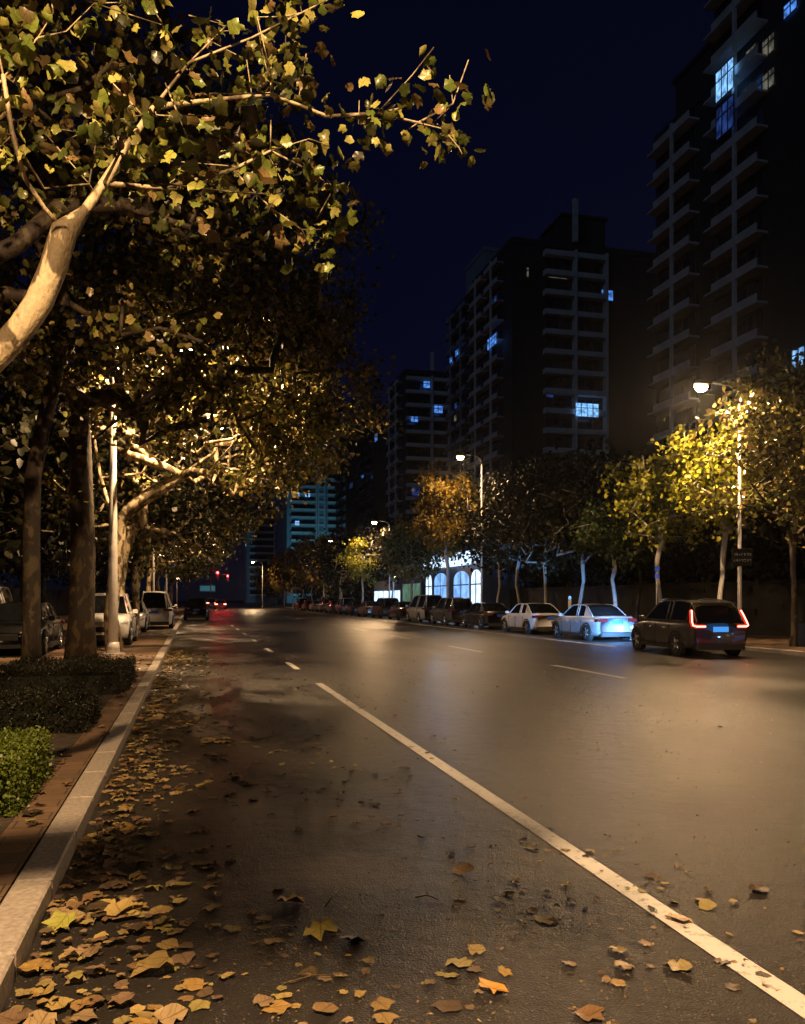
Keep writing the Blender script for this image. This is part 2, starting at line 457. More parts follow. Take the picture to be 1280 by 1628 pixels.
# ------------------------------------------------------------------ ground, road, pavements
def struct(name, mb, m):
    return tag(mb.build(name, m), kind='structure')
g = MB(); g.add([(-600, -60, -0.02), (700, -60, -0.02), (700, 900, -0.02), (-600, 900, -0.02)], [(0, 1, 2, 3)])
struct('terrain', g, M['terrain'])
g = MB(); g.add([(-0.76, -40, 0), (17.62, -40, 0), (17.62, 420, 0), (-0.76, 420, 0)], [(0, 1, 2, 3)])
struct('road', g, M['asphalt'])
g = MB()
def sheet(x0, x1, y0, y1, z=0.004):
    g.add([(x0, y0, z), (x1, y0, z), (x1, y1, z), (x0, y1, z)], [(0, 1, 2, 3)])
sheet(2.40, 2.54, -20, 16.6)
y = 20.0
while y < 200:
    sheet(2.40, 2.54, y, y + 2.2); y += 6.5
y = -20.0
while y < 200:
    sheet(8.90, 9.04, y, y + 3.6); y += 9.0
sheet(14.45, 14.60, 26.5, 210)
sheet(14.45, 14.60, -20, 8)
for k in range(20):
    sheet(-0.2 + k * 0.9, 0.25 + k * 0.9, 128, 132)
struct('road_marking', g, M['paint'])
# kerbs: separate stones with narrow joints
def kerb(x0, x1, name):
    k = MB(); y = -20.0
    while y < 260:
        ln = 0.99 if y < 60 else 9.9
        k.box(x0, x1, y + 0.006, y + ln, -0.1, 0.13, bev=0.012); y += ln + 0.01
    return struct(name, k, M['kerb'])
kerb(-0.96, -0.76, 'kerb_left')
kerb(17.62, 17.80, 'kerb_right')
k = MB(); k.box(-12, -0.972, -30, 300, -0.1, 0.118)
struct('pavement_left', k, M['pavers'])
k = MB(); k.box(17.81, 24, -30, 300, -0.1, 0.118)
struct('pavement_right', k, M['pavers'])
k = MB(); k.box(-3.2, -1.24, 5.4, 19.4, 0.0, 0.124)
struct('soil_bed', k, M['soil'])

# ------------------------------------------------------------------ leaves
L_NEAR = np.array([(0, 0, 0), (.26, -.05, .02), (.46, .14, -.04), (.42, .34, .03), (.52, .56, -.08), (.27, .70, .03), (.04, .98, -.12),
                   (-.25, .72, .03), (-.50, .58, -.05), (-.43, .33, .03), (-.44, .12, -.06), (-.22, -.05, .02), (0, .36, -.10)], float)
F_NEAR = [(12, i, (i + 1) % 12) for i in range(12)]
L_MID = np.array([(0, 0, 0), (.42, .20, .05), (.30, .70, -.02), (0, 1, -.08), (-.30, .70, -.02), (-.42, .20, .05)], float)
F_MID = [(0, 1, 2, 3), (0, 3, 4, 5)]
def leaf_mesh(name, pos, size, rng, material, near=False, parent=None, flat=0.0, curl=None):
    tv, tf = (L_NEAR, F_NEAR) if near else (L_MID, F_MID)
    n = len(pos)
    nrm = rng.normal(size=(n, 3)); nrm[:, 2] = np.abs(nrm[:, 2]) + flat
    nrm /= np.linalg.norm(nrm, axis=1)[:, None]
    d = rng.normal(size=(n, 3)); d[:, 2] -= 0.5 * (flat < 1)
    d -= nrm * (d * nrm).sum(1)[:, None]
    d /= np.linalg.norm(d, axis=1)[:, None]
    s = np.cross(d, nrm)
    T = np.repeat(tv[None], n, 0)
    # individual curl
    cu = rng.normal(0, 0.6, size=n) if curl is None else rng.uniform(curl[0], curl[1], size=n)
    T[:, :, 2] += cu[:, None] * (T[:, :, 0] ** 2 * 1.6 + (T[:, :, 1] - .4) ** 2 * 0.8)
    T[:, :, 0] *= rng.uniform(.65, 1.15, size=n)[:, None]
    if near: T[:, 1:12] += rng.normal(0, 1, size=(n, 11, 3)) * np.array([.045, .05, .035])
    V = (T[:, :, 0:1] * s[:, None] + T[:, :, 1:2] * d[:, None] + T[:, :, 2:3] * nrm[:, None]) * size[:, None, None] + pos[:, None]
    k = len(tv)
    nl = len(tf[0])
    fi = (np.array(tf)[None] + (np.arange(n) * k)[:, None, None]).reshape(-1, nl)
    me = bpy.data.meshes.new(name)
    me.vertices.add(n * k); me.vertices.foreach_set('co', V.reshape(-1).astype(np.float32))
    me.loops.add(fi.size); me.loops.foreach_set('vertex_index', fi.reshape(-1).astype(np.int32))
    me.polygons.add(len(fi)); me.polygons.foreach_set('loop_start', (np.arange(len(fi)) * nl).astype(np.int32))
    me.update(calc_edges=True)
    uv = me.uv_layers.new(name='UVMap')
    tu = tv[:, :2]
    uv.data.foreach_set('uv', np.tile(tu[np.array(tf).reshape(-1)], (n, 1)).reshape(-1).astype(np.float32))
    me.validate()
    if near: me.polygons.foreach_set('use_smooth', [True] * len(me.polygons))
    me.materials.append(material)
    o = bpy.data.objects.new(name, me); COL.objects.link(o)
    if parent is not None: o.parent = parent
    return o

# ------------------------------------------------------------------ trees
LAMP_HEADS = []          # filled below; crowns keep clear of lamp heads
def carve(p):
    """drop leaves that would sit against a lamp head or right under it"""
    keep = np.ones(len(p), bool)
    for (lx, ly, lz, rr, kk) in LAMP_HEADS:
        dx = p[:, 0] - lx; dy = p[:, 1] - ly; dz = lz - p[:, 2]
        if lx < 0 and 20 < ly < 30: kk = np.where(dy > 0, .8, .05)
        r = np.sqrt(dx * dx + dy * dy)
        keep &= ~((r < rr + kk * np.maximum(dz, 0)) & (dz > -0.6) & (dz < 3.5))
    return keep
def make_tree(name, label, base, fork_z, ends, r0, seed, leafmat, barkmat, cat='tree', group=None, near=False,
              leaf_n=12, leaf_size=0.17, spread=0.35, trunk_pts=None, limbs=None, clump=1.0, sides=8, world=True, extra=None, rl=None, leader=True, tips=False):
    """ends: (n,3) twig tips; each one is joined to the nearest wood already grown"""
    rng = np.random.default_rng(seed)
    P = []; PAR = []
    def addn(p, par): P.append(np.array(p, float)); PAR.append(par); return len(P) - 1
    bx, by, bz = base
    if trunk_pts is None:
        k = 6; jx, jy = rng.normal(0, .10, 2)
        trunk_pts = [(bx + jx * (i / k) ** 2 * 1.5 + rng.normal(0, .015), by + jy * (i / k) ** 2 * 1.5, bz + (fork_z - bz) * i / k) for i in range(k + 1)]
    par = -1
    for p in trunk_pts: par = addn(p, par)
    fork = par
    if limbs is None and leader:
        cc = np.mean(np.array(ends, float), axis=0); f0 = np.array(P[fork])
        for s_ in (.25, .5, .75, 1.0):
            addn(f0 + (cc - f0) * s_ * np.array([.75, .75, .85]) + rng.normal(0, .06, 3), len(P) - 1)
    hero = []; ntr0 = len(P); hero_n = len(limbs[0]) - 1 if limbs else 0
    for lim in (limbs or []):
        start = np.array(lim[0], float)
        j = int(np.argmin([np.linalg.norm(q - start) for q in P]))
        q = j
        for p in lim[1:]: q = addn(p, q)
        hero.append(q)
    f = np.array(P[fork])
    ends = np.array(ends, float)
    order = np.argsort(np.linalg.norm(ends - f, axis=1))
    for idx in order:
        e_ = ends[idx]
        A = np.array(P[fork:])
        dd = np.linalg.norm(A - e_, axis=1) + 0.35 * np.maximum(0, A[:, 2] - e_[2])
        j = fork + int(np.argmin(dd))
        a = P[j]; L = np.linalg.norm(e_ - a)
        st = max(1, int(L / 0.7))
        par = j
        for s in range(1, st + 1):
            t = s / st
            bow = math.sin(math.pi * t) * L * 0.08
            q = a + (e_ - a) * t + rng.normal(0, 0.03, 3) * (s < st) * min(1, L) + np.array([0, 0, bow])
            par = addn(q, par)
    P = np.array(P); n = len(P)
    cnt = np.zeros(n); kids = [[] for _ in range(n)]
    for i in range(n):
        if PAR[i] >= 0: kids[PAR[i]].append(i)
    for i in range(n - 1, -1, -1):
        if not kids[i]: cnt[i] = 1
        if PAR[i] >= 0: cnt[PAR[i]] += cnt[i]
    tot = cnt[0]
    R = (rl or r0) * (cnt / tot) ** (0.62 if rl else 0.46)
    if rl: R[ntr0 + hero_n:] *= .45
    R = np.maximum(R, 0.0045 if near else 0.009)
    ntr = len(trunk_pts)
    for i in range(ntr): R[i] = r0 * (1.0 - 0.22 * i / max(1, ntr - 1))
    R[0] = r0 * 1.25
    mb = MB()
    done = set()
    stack = [(0, -1)]
    while stack:
        i, pr = stack.pop()
        chain = [] if pr < 0 else [pr]
        q = i
        while True:
            chain.append(q)
            if not kids[q]: break
            ks = sorted(kids[q], key=lambda c: -cnt[c])
            for c in ks[1:]: stack.append((c, q))
            q = ks[0]
        rr = [R[c] for c in chain]
        if pr >= 0: rr[0] = min(R[pr] * 0.9, rr[1] * 1.25)
        if len(chain) > 1:
            ns = sides if rr[min(1, len(rr) - 1)] > 0.03 else (5 if near else 4)
            mb.tube([P[c] for c in chain], rr, ns)
    root = empty(name, base, 0, label, cat, group)
    o = mb.build('trunk', barkmat); o.parent = root; o.location = -Vector(base)
    # leaves round the twigs
    tw = [i for i in range(n) if cnt[i] <= 3 and i >= ntr and (not tips or not kids[i])]
    seg = rng.choice(tw, size=int(leaf_n * len(ends)))
    t = rng.uniform(0, 1, size=len(seg))
    PA = np.array([PAR[i] for i in seg])
    pos = P[PA] * (1 - t)[:, None] + P[seg] * t[:, None] + rng.normal(0, spread, size=(len(seg), 3)) * np.array([1, 1, .8])
    pos[:, 2] -= 0.05
    keep = carve(pos)
    pos = pos[keep]
    size = rng.uniform(0.65, 1.2, size=len(pos)) * leaf_size
    lo = leaf_mesh('crown', pos, size, rng, leafmat, near)
    lo.parent = root; lo.location = -Vector(base)
    if extra: extra(root)
    return root
def ellipsoid_ends(rng, c, r, n, inner=0.35, zmin=None):
    out = []
    while len(out) < n:
        v = rng.normal(size=3); v /= np.linalg.norm(v)
        q = inner + (1 - inner) * rng.uniform() ** 0.6
        # lumpy outline
        lump = 1 + 0.13 * math.sin(3.1 * v[0] + 5 * v[2] + c[1]) + 0.10 * math.sin(7 * v[1] + 4 * v[2] + c[0])
        p = np.array(c) + v * np.array(r) * q * lump
        if zmin is not None and p[2] < zmin: continue
        out.append(p)
    return np.array(out)

# ------------------------------------------------------------------ street lamps
def street_lamp(x, y, side, height, label, arm=1.35, energy=LAMP_W, r=0.10, z0=0.118, sign=False, detail=True):
    """side=+1: the arm reaches towards +x"""
    root = empty('street_lamp', (x, y, z0), 0, label, 'street lamp', 'street lamps along the road')
    m = MB(); m.tube([(0, 0, 0), (0, 0, 1.2), (0, 0, height - .45)], [r, r * .9, r * .5], 14)
    m.build('pole', M['pole'], root)
    m = MB(); m.disc((0, 0, 0.02), (0, 0, 1), r * 2.2, 0.04, 16); m.tube([(0, 0, .03), (0, 0, .35)], [r * 1.35, r * 1.1], 14)
    m.build('base_plate', M['pole'], root)
    m = MB(); pts = []
    for i in range(9):
        a = i / 8 * math.pi / 2
        pts.append((side * (1 - math.cos(a)) * arm * .45, 0, height - .45 + math.sin(a) * .5))
    pts.append((side * arm * 0.95, 0, height + 0.12))
    m.tube(pts, [r * .5] * 5 + [r * .36] * 5, 10)
    m.build('arm', M['pole'], root)
    hx = side * (arm + 0.05)
    m = MB()
    rings = []
    for i, (dx, w, h0, h1) in enumerate([(-.34, .05, .06, .12), (-.25, .10, .02, .15), (-.05, .15, 0, .18), (.2, .15, 0, .15), (.34, .09, .01, .09), (.38, .04, .03, .06)]):
        rings.append([(hx + side * dx, -w, height + h0), (hx + side * dx, w, height + h0), (hx + side * dx, w * .7, height + h1), (hx + side * dx, -w * .7, height + h1)])
    vs = [p for q in rings for p in q]; fs = []
    for i in range(5):
        for j in range(4):
            q = (j + 1) % 4
            fs.append((i * 4 + j, i * 4 + q, i * 4 + 4 + q, i * 4 + 4 + j))
    fs += [(3, 2, 1, 0), (20, 21, 22, 23)]
    m.add(vs, fs)
    hd = m.build('lamp_head', M['dark_metal'], root)
    m = MB(); pts = []
    n = 16; vs = []
    for k_, (s_, zz) in enumerate([(1, 0.0), (.97, -.07), (.6, -.22)]):
        for j in range(n):
            a = 2 * math.pi * j / n
            vs.append((hx + side * .06 + math.cos(a) * .26 * s_, math.sin(a) * .15 * s_, height - .004 + zz))
    fs = [(k_ * n + (j + 1) % n, k_ * n + j, (k_ + 1) * n + j, (k_ + 1) * n + (j + 1) % n) for k_ in range(2) for j in range(n)]
    fs.append(tuple(reversed(range(2 * n, 3 * n))))
    m.add(vs, fs, 0, True)
    for q_ in range(n): m.m[q_] = 1
    m.build('lens', [M['lamp_lens'], M['lamp_rim']], hd)
    ld = bpy.data.lights.new('street_light', 'SPOT')
    ld.energy = energy; ld.color = LAMP_COL; ld.spot_size = math.radians(174); ld.spot_blend = 0.22
    ld.shadow_soft_size = 0.12
    lo = bpy.data.objects.new('street_light', ld); COL.objects.link(lo)
    lo.parent = root; lo.location = (hx + side * .06, 0, height - 0.33)
    if sign:
        s = MB(); s.box(-.40, .40, -.02, .02, -.30, .30, bev=0.01)
        sg = s.build('sign_board', M['sign'], root, (0.0, -r - 0.035, sign))
        sg['label'] = 'black board with two rows of pale lettering'
        tx = MB(); rr = random.Random(5)
        for row in (.10, -.10):
            for i in range(7):
                cx = -.31 + i * .103
                for _ in range(3):      # strokes of each small character
                    if rr.random() < .6:
                        zz = row + rr.uniform(-.04, .04); tx.box(cx - .034, cx + .034, -.029, -.0215, zz - .007, zz + .007)
                    else:
                        xx = cx + rr.uniform(-.028, .028); tx.box(xx - .007, xx + .007, -.0305, -.0215, row - .045, row + .045)
        tx.build('lettering', M['sign_text'], sg)
        cl = MB(); cl.box(-.13, .13, -.01, .01, -.02, .02)
        cl.build('clamp', M['pole'], sg, (0, .03, .22))
    LAMP_HEADS.append((x + hx, y, z0 + height, 1.5 if height == 8.9 and x < 0 and y > 10 else .7, .05 if x < 0 and y < 10 else .12 if x < 0 and y < 30 else .4))
    return root

LX, RX = -2.17, 18.25
lamps = [
    (LX, -1.0, 1, 8.9, 'tall grey street lamp standing behind the viewer on the left pavement', 1.35, 3.6),
    (LX, 24.9, 1, 8.9, 'tall pale street lamp pole rising into the plane leaves beside the forked trunk', 1.9, 2.8),
    (LX, 50.5, 1, 8.9, 'slim street lamp pole behind the white minivan on the left pavement', 1.35, 1.7),
    (LX, 76.0, 1, 8.9, 'street lamp standing past the black car on the left kerb', 1.35, .9),
    (RX, -1.0, -1, 8.9, 'street lamp standing behind the viewer on the far pavement', 1.35, .3),
    (RX, 24.8, -1, 8.85, 'lit street lamp with a black lettered board on its pole above the dark hatchback', 1.40, 1.5),
    (RX, 51.0, -1, 10.8, 'lit street lamp rising over the amber tree in front of the blue shop', 1.35, .6),
    (RX, 77.0, -1, 8.9, 'small lit street lamp above the lone yellow tree down the road', 1.35, 1.0),
    (RX, 103.0, -1, 8.9, 'far street lamp beyond the lit yellow tree', 1.35, .7),
    (LX, 128.0, 1, 8.9, 'distant street lamp beside the red signal on the left', 1.9, .7),
    (RX - 6, 150.0, -1, 8.2, 'distant lamp pole past the red tail lights', 1.6, .7),
]
for i, (x, y, sd_, h, lab, arm, en) in enumerate(lamps):
    street_lamp(x, y, sd_, h, lab, arm, LAMP_W * en, r=0.15 if i == 1 else 0.085, sign=3.0 if i == 5 else False)

# ------------------------------------------------------------------ hedges
def hedge(x0, x1, y0, y1, h, label, seed, n, m='hedge'):
    rng = np.random.default_rng(seed)
    root = empty('hedge', ((x0 + x1) / 2, (y0 + y1) / 2, 0.12), 0, label, 'hedge', 'clipped hedges in the planting bed')
    hx, hy = (x1 - x0) / 2, (y1 - y0) / 2
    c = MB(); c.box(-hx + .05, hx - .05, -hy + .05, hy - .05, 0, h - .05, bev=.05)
    c.build('core', M['leaf_shaded'], root)
    A = np.array([4 * hx * hy, 2 * hx * h, 2 * hx * h, 2 * hy * h, 2 * hy * h]); A /= A.sum()
    f = rng.choice(5, size=n, p=A); u = rng.uniform(-1, 1, (n, 2))
    pos = np.zeros((n, 3))
    pos[:, 0] = np.where(f == 3, hx, np.where(f == 4, -hx, u[:, 0] * hx))
    pos[:, 1] = np.where(f == 1, -hy, np.where(f == 2, hy, u[:, 1] * hy))
    pos[:, 2] = np.where(f == 0, h, (u[:, 1] * .5 + .5) * h)
    pos[:, 2] = np.where((f == 3) | (f == 4), (u[:, 0] * .5 + .5) * h, pos[:, 2])
    wob = 0.03 * np.sin(pos[:, 0] * 6) + .03 * np.sin(pos[:, 1] * 5 + 1)
    pos += rng.normal(0, .025, (n, 3)); pos[:, 2] += wob
    pos[:, 2] = np.maximum(pos[:, 2], 0.02)
    leaf_mesh('foliage', pos, rng.uniform(.014, .034, n), rng, M[m], parent=root)
    return root
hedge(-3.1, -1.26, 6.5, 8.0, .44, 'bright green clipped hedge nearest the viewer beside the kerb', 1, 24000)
hedge(-3.1, -1.22, 10.4, 11.8, .38, 'dark clipped hedge second from the viewer in the bed', 2, 16000, 'leaf_shaded')  # shaded leaf colour stands in for the dark past the near hedge
hedge(-3.1, -1.10, 14.4, 17.2, .42, 'long dark hedge at the foot of the thick trunk', 3, 18000, 'leaf_shaded')
hedge(19.5, 21.5, 8, 24.0, .85, 'low dark hedge on the far pavement right of the hatchback', 4, 7000, 'leaf_shaded')

# ------------------------------------------------------------------ near plane tree (limbs reach into the top left of the view)
def A(px, py, d): return tuple(at(px, d, py=py))
rng = np.random.default_rng(11)
near_limbs = [
    [(-2.35, 4.7, 2.4), A(-120, 680, 4.9), A(0, 560, 5.0), A(35, 520, 5.02), A(62, 480, 5.05), A(85, 425, 5.08), A(102, 368, 5.1)],
    [A(102, 368, 5.1), A(135, 335, 5.15), A(165, 292, 5.2), A(200, 235, 5.3), A(245, 170, 5.5), A(300, 100, 5.7), A(360, 40, 5.9)],
    [A(102, 368, 5.1), A(70, 330, 5.0), A(40, 285, 4.9), A(20, 215, 4.85), A(5, 120, 4.8), A(-15, 20, 4.8)],
    [A(245, 170, 5.5), A(330, 160, 5.8), A(430, 150, 6.0), A(520, 185, 6.2), A(600, 180, 6.4), A(655, 120, 6.5), A(690, 75, 6.55)],
    [A(600, 180, 6.4), A(665, 195, 6.5), A(720, 165, 6.6), A(745, 95, 6.6)],
    [A(665, 195, 6.5), A(705, 205, 6.55), A(730, 235, 6.6)],
    [A(165, 292, 5.2), A(260, 300, 5.6), A(370, 270, 5.9), A(430, 240, 6.0), A(500, 275, 6.2), A(530, 300, 6.2), A(505, 345, 6.25)],
    [A(370, 270, 5.9), A(430, 330, 6.0), A(480, 365, 6.1)],
    [(-2.35, 4.7, 2.4), (-2.4, 5.0, 4.2), A(-60, 200, 6.0), A(60, 60, 6.2), A(105, 50, 6.3), A(150, 5, 6.4)],
    [A(60, 60, 6.2), A(85, 20, 6.3), A(70, -60, 6.4)],
    [A(300, 100, 5.7), A(400, 60, 5.9), A(480, 20, 6.2), A(560, -20, 6.4), A(640, -60, 6.6)],
]
def cloud(n, boxes):
    out = []
    for i in range(n):
        x0, y0, x1, y1, d0, d1 = boxes[i % len(boxes)]
        out.append(A(rng.uniform(x0, x1), rng.uniform(y0, y1), rng.uniform(d0, d1)))
    return out
ends = cloud(26, [(0, 60, 60, 180, 4.8, 5.6), (250, 20, 480, 150, 5.5, 6.6), (560, 150, 720, 230, 6.2, 6.8), (380, 180, 540, 300, 5.8, 6.4)])
ends += cloud(16, [(170, 120, 430, 320, 4.6, 5.15)])
ends += cloud(70, [(-150, -250, 250, 250, 5.0, 7.5), (150, 0, 480, 330, 5.4, 7.5), (380, -150, 560, 200, 6, 7.5), (60, 180, 300, 330, 5.4, 7.0), (-250, -100, 50, 400, 4.6, 7)])

ends += [A(735, 245, 6.6), A(650, 205, 6.5), A(510, 365, 6.2), A(495, 400, 6.2), A(440, 345, 6.0), A(715, 120, 6.6), A(470, 250, 6.1), A(525, 180, 6.3), A(520, 285, 6.2)]
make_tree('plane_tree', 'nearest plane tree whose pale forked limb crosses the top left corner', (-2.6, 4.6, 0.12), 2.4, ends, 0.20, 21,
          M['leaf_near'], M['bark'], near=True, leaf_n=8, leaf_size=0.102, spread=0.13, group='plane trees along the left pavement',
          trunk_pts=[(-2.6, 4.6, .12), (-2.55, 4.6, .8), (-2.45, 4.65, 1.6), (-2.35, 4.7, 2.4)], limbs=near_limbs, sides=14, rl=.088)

# second plane tree, trunk out of view on the left, crown high overhead
rng = np.random.default_rng(12)
ends = ellipsoid_ends(rng, (-1.9, 11.5, 8.2), (3.6, 3.6, 3.4), 230, 0.2, 4.6)
make_tree('plane_tree', 'tall plane tree whose dim crown hangs over the clipped hedges', (-3.6, 10.6, .12), 3.2, ends, .19, 22, M['leaf_mid'], M['bark_shaded'],
          near=True, leaf_n=20, leaf_size=.13, spread=.2, group='plane trees along the left pavement')
# unseen tree added; leaf clumps set on lamp rays to shade the near lane
r5 = np.random.default_rng(5); Lp = np.array([-.71, -1.0, 8.7]); ends = []
for (px, py, sp_) in [(335, 1325, .08), (415, 1340, .06), (480, 1252, .10), (560, 1245, .10), (625, 1262, .08), (350, 1165, .12), (430, 1150, .14), (500, 1158, .12), (690, 1330, .07), (570, 1340, .06), (820, 1420, .05), (620, 1440, .05), (400, 1450, .04)]:
    d_ = F * H / (py - HY); G_ = np.array(at(px, d_, 0.0))
    t_ = (8.7 - r5.uniform(5.7, 6.3)) / 8.7; c_ = Lp + (G_ - Lp) * t_
    for _ in range(5): ends.append(c_ + r5.normal(0, sp_, 3) * np.array([1, .8, .35]))
ends = np.array(ends)
make_tree('plane_tree', 'unseen plane tree added beside the viewer, low crown shaped to shade the near lane', (-3.0, 1.2, .12), 3.0, ends, .17, 20, M['leaf_mid'], M['bark'],
          near=True, leaf_n=13, leaf_size=.13, spread=.06, tips=True, group='plane trees along the left pavement')
# third: ochre trunk behind the hedges
ends = ellipsoid_ends(rng, (-1.9, 17.6, 9.4), (4.2, 3.6, 4.6), 300, 0.25, 4.8)
b3 = at(50, 16.2, .12)
make_tree('plane_tree', 'plane tree with a slim ochre trunk rising behind the hedges', tuple(b3), 3.6, ends, .175, 23, M['leaf_mid'], M['bark_shaded'],
          leaf_n=30, leaf_size=.145, spread=.24, group='plane trees along the left pavement',
          trunk_pts=[tuple(b3), A(50, 1000, 16.2), A(50, 850, 16.2), A(52, 760, 16.2), A(68, 680, 16.3), A(88, 600, 16.4), A(95, 540, 16.5)])
# fourth: thick dark trunk
b4 = at(128, 21.2, .12)
ends = np.concatenate([ellipsoid_ends(rng, (-.6, 22.4, 9.8), (5.4, 3.6, 5.0), 400, 0.3, 5.0),
                       ellipsoid_ends(rng, (-.1, 22.5, 7.4), (2.2, .8, 2.0), 60, .1, 5.0), ellipsoid_ends(rng, (-.15, 22.6, 8.4), (.8, .4, .7), 16, .1)])
make_tree('plane_tree', 'thickest plane tree with a nearly black trunk left of the lamp pole', tuple(b4), 4.8, ends, .33, 24, M['leaf_mid'], M['bark_shaded'],
          leaf_n=34, leaf_size=.15, spread=.26, group='plane trees along the left pavement', sides=14,
          limbs=[[A(130, 800, 21.2), A(115, 795, 21.2), A(85, 765, 21.0), A(60, 745, 20.8)]],
          trunk_pts=[tuple(b4), A(130, 980, 21.2), A(132, 880, 21.2), A(130, 800, 21.2), A(128, 720, 21.2), A(128, 640, 21.3)])
# fifth: pale forked trunk by the lamp pole, lit crown over the road
b5 = at(182, 25.4, .12)
ends = np.concatenate([ellipsoid_ends(rng, (1.0, 26.0, 9.2), (5.0, 3.8, 4.2), 420, 0.3, 4.6),
                       ellipsoid_ends(rng, (2.4, 25.5, 6.6), (2.8, 2.6, 1.7), 120, 0.2, 4.9)])

make_tree('plane_tree', 'pale forked plane tree with a lit yellow crown reaching over the road', tuple(b5), 3.4, ends, .22, 25, M['leaf_mid'], M['bark'],
          leaf_n=46, leaf_size=.165, spread=.27, group='plane trees along the left pavement', sides=12,
          trunk_pts=[tuple(b5), A(176, 980, 25.4), A(184, 900, 25.4), A(190, 850, 25.4), A(194, 825, 25.4)],
          limbs=[[A(194, 825, 25.4), A(205, 812, 25.4), A(225, 795, 25.4), A(250, 780, 25.5), A(290, 755, 25.6), A(340, 720, 25.7)],
                 [A(194, 825, 25.4), A(172, 800, 25.5), A(160, 760, 25.6), A(150, 700, 25.7)]])
left_row = [(-2.6, 31.5, .20), (-2.4, 38.5, .18), (-2.9, 46, .19), (-2.7, 55, .18), (-2.8, 63, .18), (-2.6, 71, .18), (-3, 80, .18), (-2.8, 92, .18), (-2.8, 106, .18), (-2.8, 122, .18)]
left_labels = ['plane tree just beyond the pale forked one, crown over the white cars', 'dark plane tree standing by the white saloon on the pavement',
               'plane tree rising behind the white minivan on the pavement', 'plane tree beside the slim lamp pole past the minivan',
               'plane tree on the left kerb level with the black car', 'plane tree just past the black parked car',
               'eighth plane tree down the left kerb counting from the forked one', 'small far plane tree left of the red signal',
               'next to last plane tree of the left row', 'last plane tree of the left row by the crossing']
for i, ((x, y, r), lab) in enumerate(zip(left_row, left_labels)):
    nn = 240 if y < 60 else 130
    ends = ellipsoid_ends(rng, (x + 1.8, y, 7.4), (4.0, 3.6, 4.2 if y < 40 else 3.6), nn, .3, 3.9)
    make_tree('plane_tree', lab, (x, y, .12), 3.3, ends, r, 30 + i, M['leaf_mid'] if i % 3 else M['leaf_shaded'], M['bark'],
              leaf_n=34, leaf_size=.21 if y < 60 else .3, spread=.42, group='plane trees along the left pavement', sides=7)
# dark belt of trees beyond the left pavement
belt = [(-8.5, 12), (-9.5, 20), (-8.5, 28), (-9.5, 37), (-8.5, 47), (-9.5, 60), (-9, 76), (-9, 95), (-9.5, 120)]
bl = ['leftmost dark tree of the belt beyond the pavement', 'dark tree of the belt behind the ochre trunk', 'dark tree of the belt behind the white van',
      'dark tree of the belt behind the white saloon', 'dark tree of the belt behind the minivan', 'sixth tree of the dark belt beyond the left pavement',
      'seventh tree of the dark belt beyond the left pavement', 'eighth tree of the dark belt beyond the left pavement', 'farthest tree of the dark belt on the left']
for i, (x, y) in enumerate(belt):
    ends = ellipsoid_ends(rng, (x, y, 7.6), (4.6, 4.6, 5.2), 190, .3, 2.4)
    make_tree('belt_tree', bl[i], (x, y, .12), 2.6, ends, .2, 60 + i, M['leaf_shaded'], M['bark_shaded'], leaf_n=34, leaf_size=.34, spread=.5,
              group='dark trees beyond the left pavement', sides=6)

# ------------------------------------------------------------------ far side trees
def rtree(px, d, top, bot, rad, label, lm, seed, X=None, n=200, ln=34, ls=.19, bark='bark_white', fork=2.6, r=.11, cx=0, cy=0, sp=.3, inner=.25, zr=None):
    p = at(px, d, .12)
    c = (p.x + cx, p.y + cy, (top + bot) / 2)
    rg = np.random.default_rng(seed)
    ends = ellipsoid_ends(rg, c, (rad, rad, (top - bot) / 2), n, inner, bot)
    return make_tree('roadside_tree', label, tuple(p), fork, ends, r, seed, M[lm], M[bark], leaf_n=ln, leaf_size=ls, spread=sp,
                     group='trees along the far pavement', sides=8)
rtree(1262, 27.4, 10.0, 3.8, 2.9, 'dim brownish tree at the right edge beside the lettered board', 'leaf_mid', 81, n=240, bark='bark_shaded')
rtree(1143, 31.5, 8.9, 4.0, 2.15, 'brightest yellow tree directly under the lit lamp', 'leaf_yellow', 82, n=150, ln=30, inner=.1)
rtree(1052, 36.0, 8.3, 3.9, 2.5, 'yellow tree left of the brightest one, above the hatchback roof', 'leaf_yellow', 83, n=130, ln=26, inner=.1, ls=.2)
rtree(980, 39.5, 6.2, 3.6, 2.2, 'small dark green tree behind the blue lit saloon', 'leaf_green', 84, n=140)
rtree(1012, 46, 7.0, 3.4, 2.4, 'thin dark tree between the saloon and the hatchback', 'leaf_green', 85, n=120, bark='bark_shaded')
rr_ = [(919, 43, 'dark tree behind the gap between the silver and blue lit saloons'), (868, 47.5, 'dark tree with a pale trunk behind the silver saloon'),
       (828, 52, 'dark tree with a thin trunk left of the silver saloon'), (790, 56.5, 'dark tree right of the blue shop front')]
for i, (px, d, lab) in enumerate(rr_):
    rtree(px, d, 9.2 + (i % 2), 3.6, 3.2, lab, 'leaf_shaded', 90 + i, n=200, ls=.24, sp=.4)
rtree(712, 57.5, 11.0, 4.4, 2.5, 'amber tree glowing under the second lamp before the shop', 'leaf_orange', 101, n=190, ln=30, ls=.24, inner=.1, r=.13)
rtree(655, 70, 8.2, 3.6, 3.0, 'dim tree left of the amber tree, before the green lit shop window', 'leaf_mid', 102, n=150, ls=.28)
rtree(622, 80, 8.5, 3.4, 3.0, 'dark tree between the amber tree and the lone yellow one', 'leaf_shaded', 103, n=150, ls=.3)
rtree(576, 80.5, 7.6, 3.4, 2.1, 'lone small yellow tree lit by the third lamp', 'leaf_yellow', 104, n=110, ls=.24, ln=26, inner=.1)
far = [(540, 100), (515, 112), (497, 124), (480, 138), (466, 152), (452, 168), (440, 186), (430, 206)]
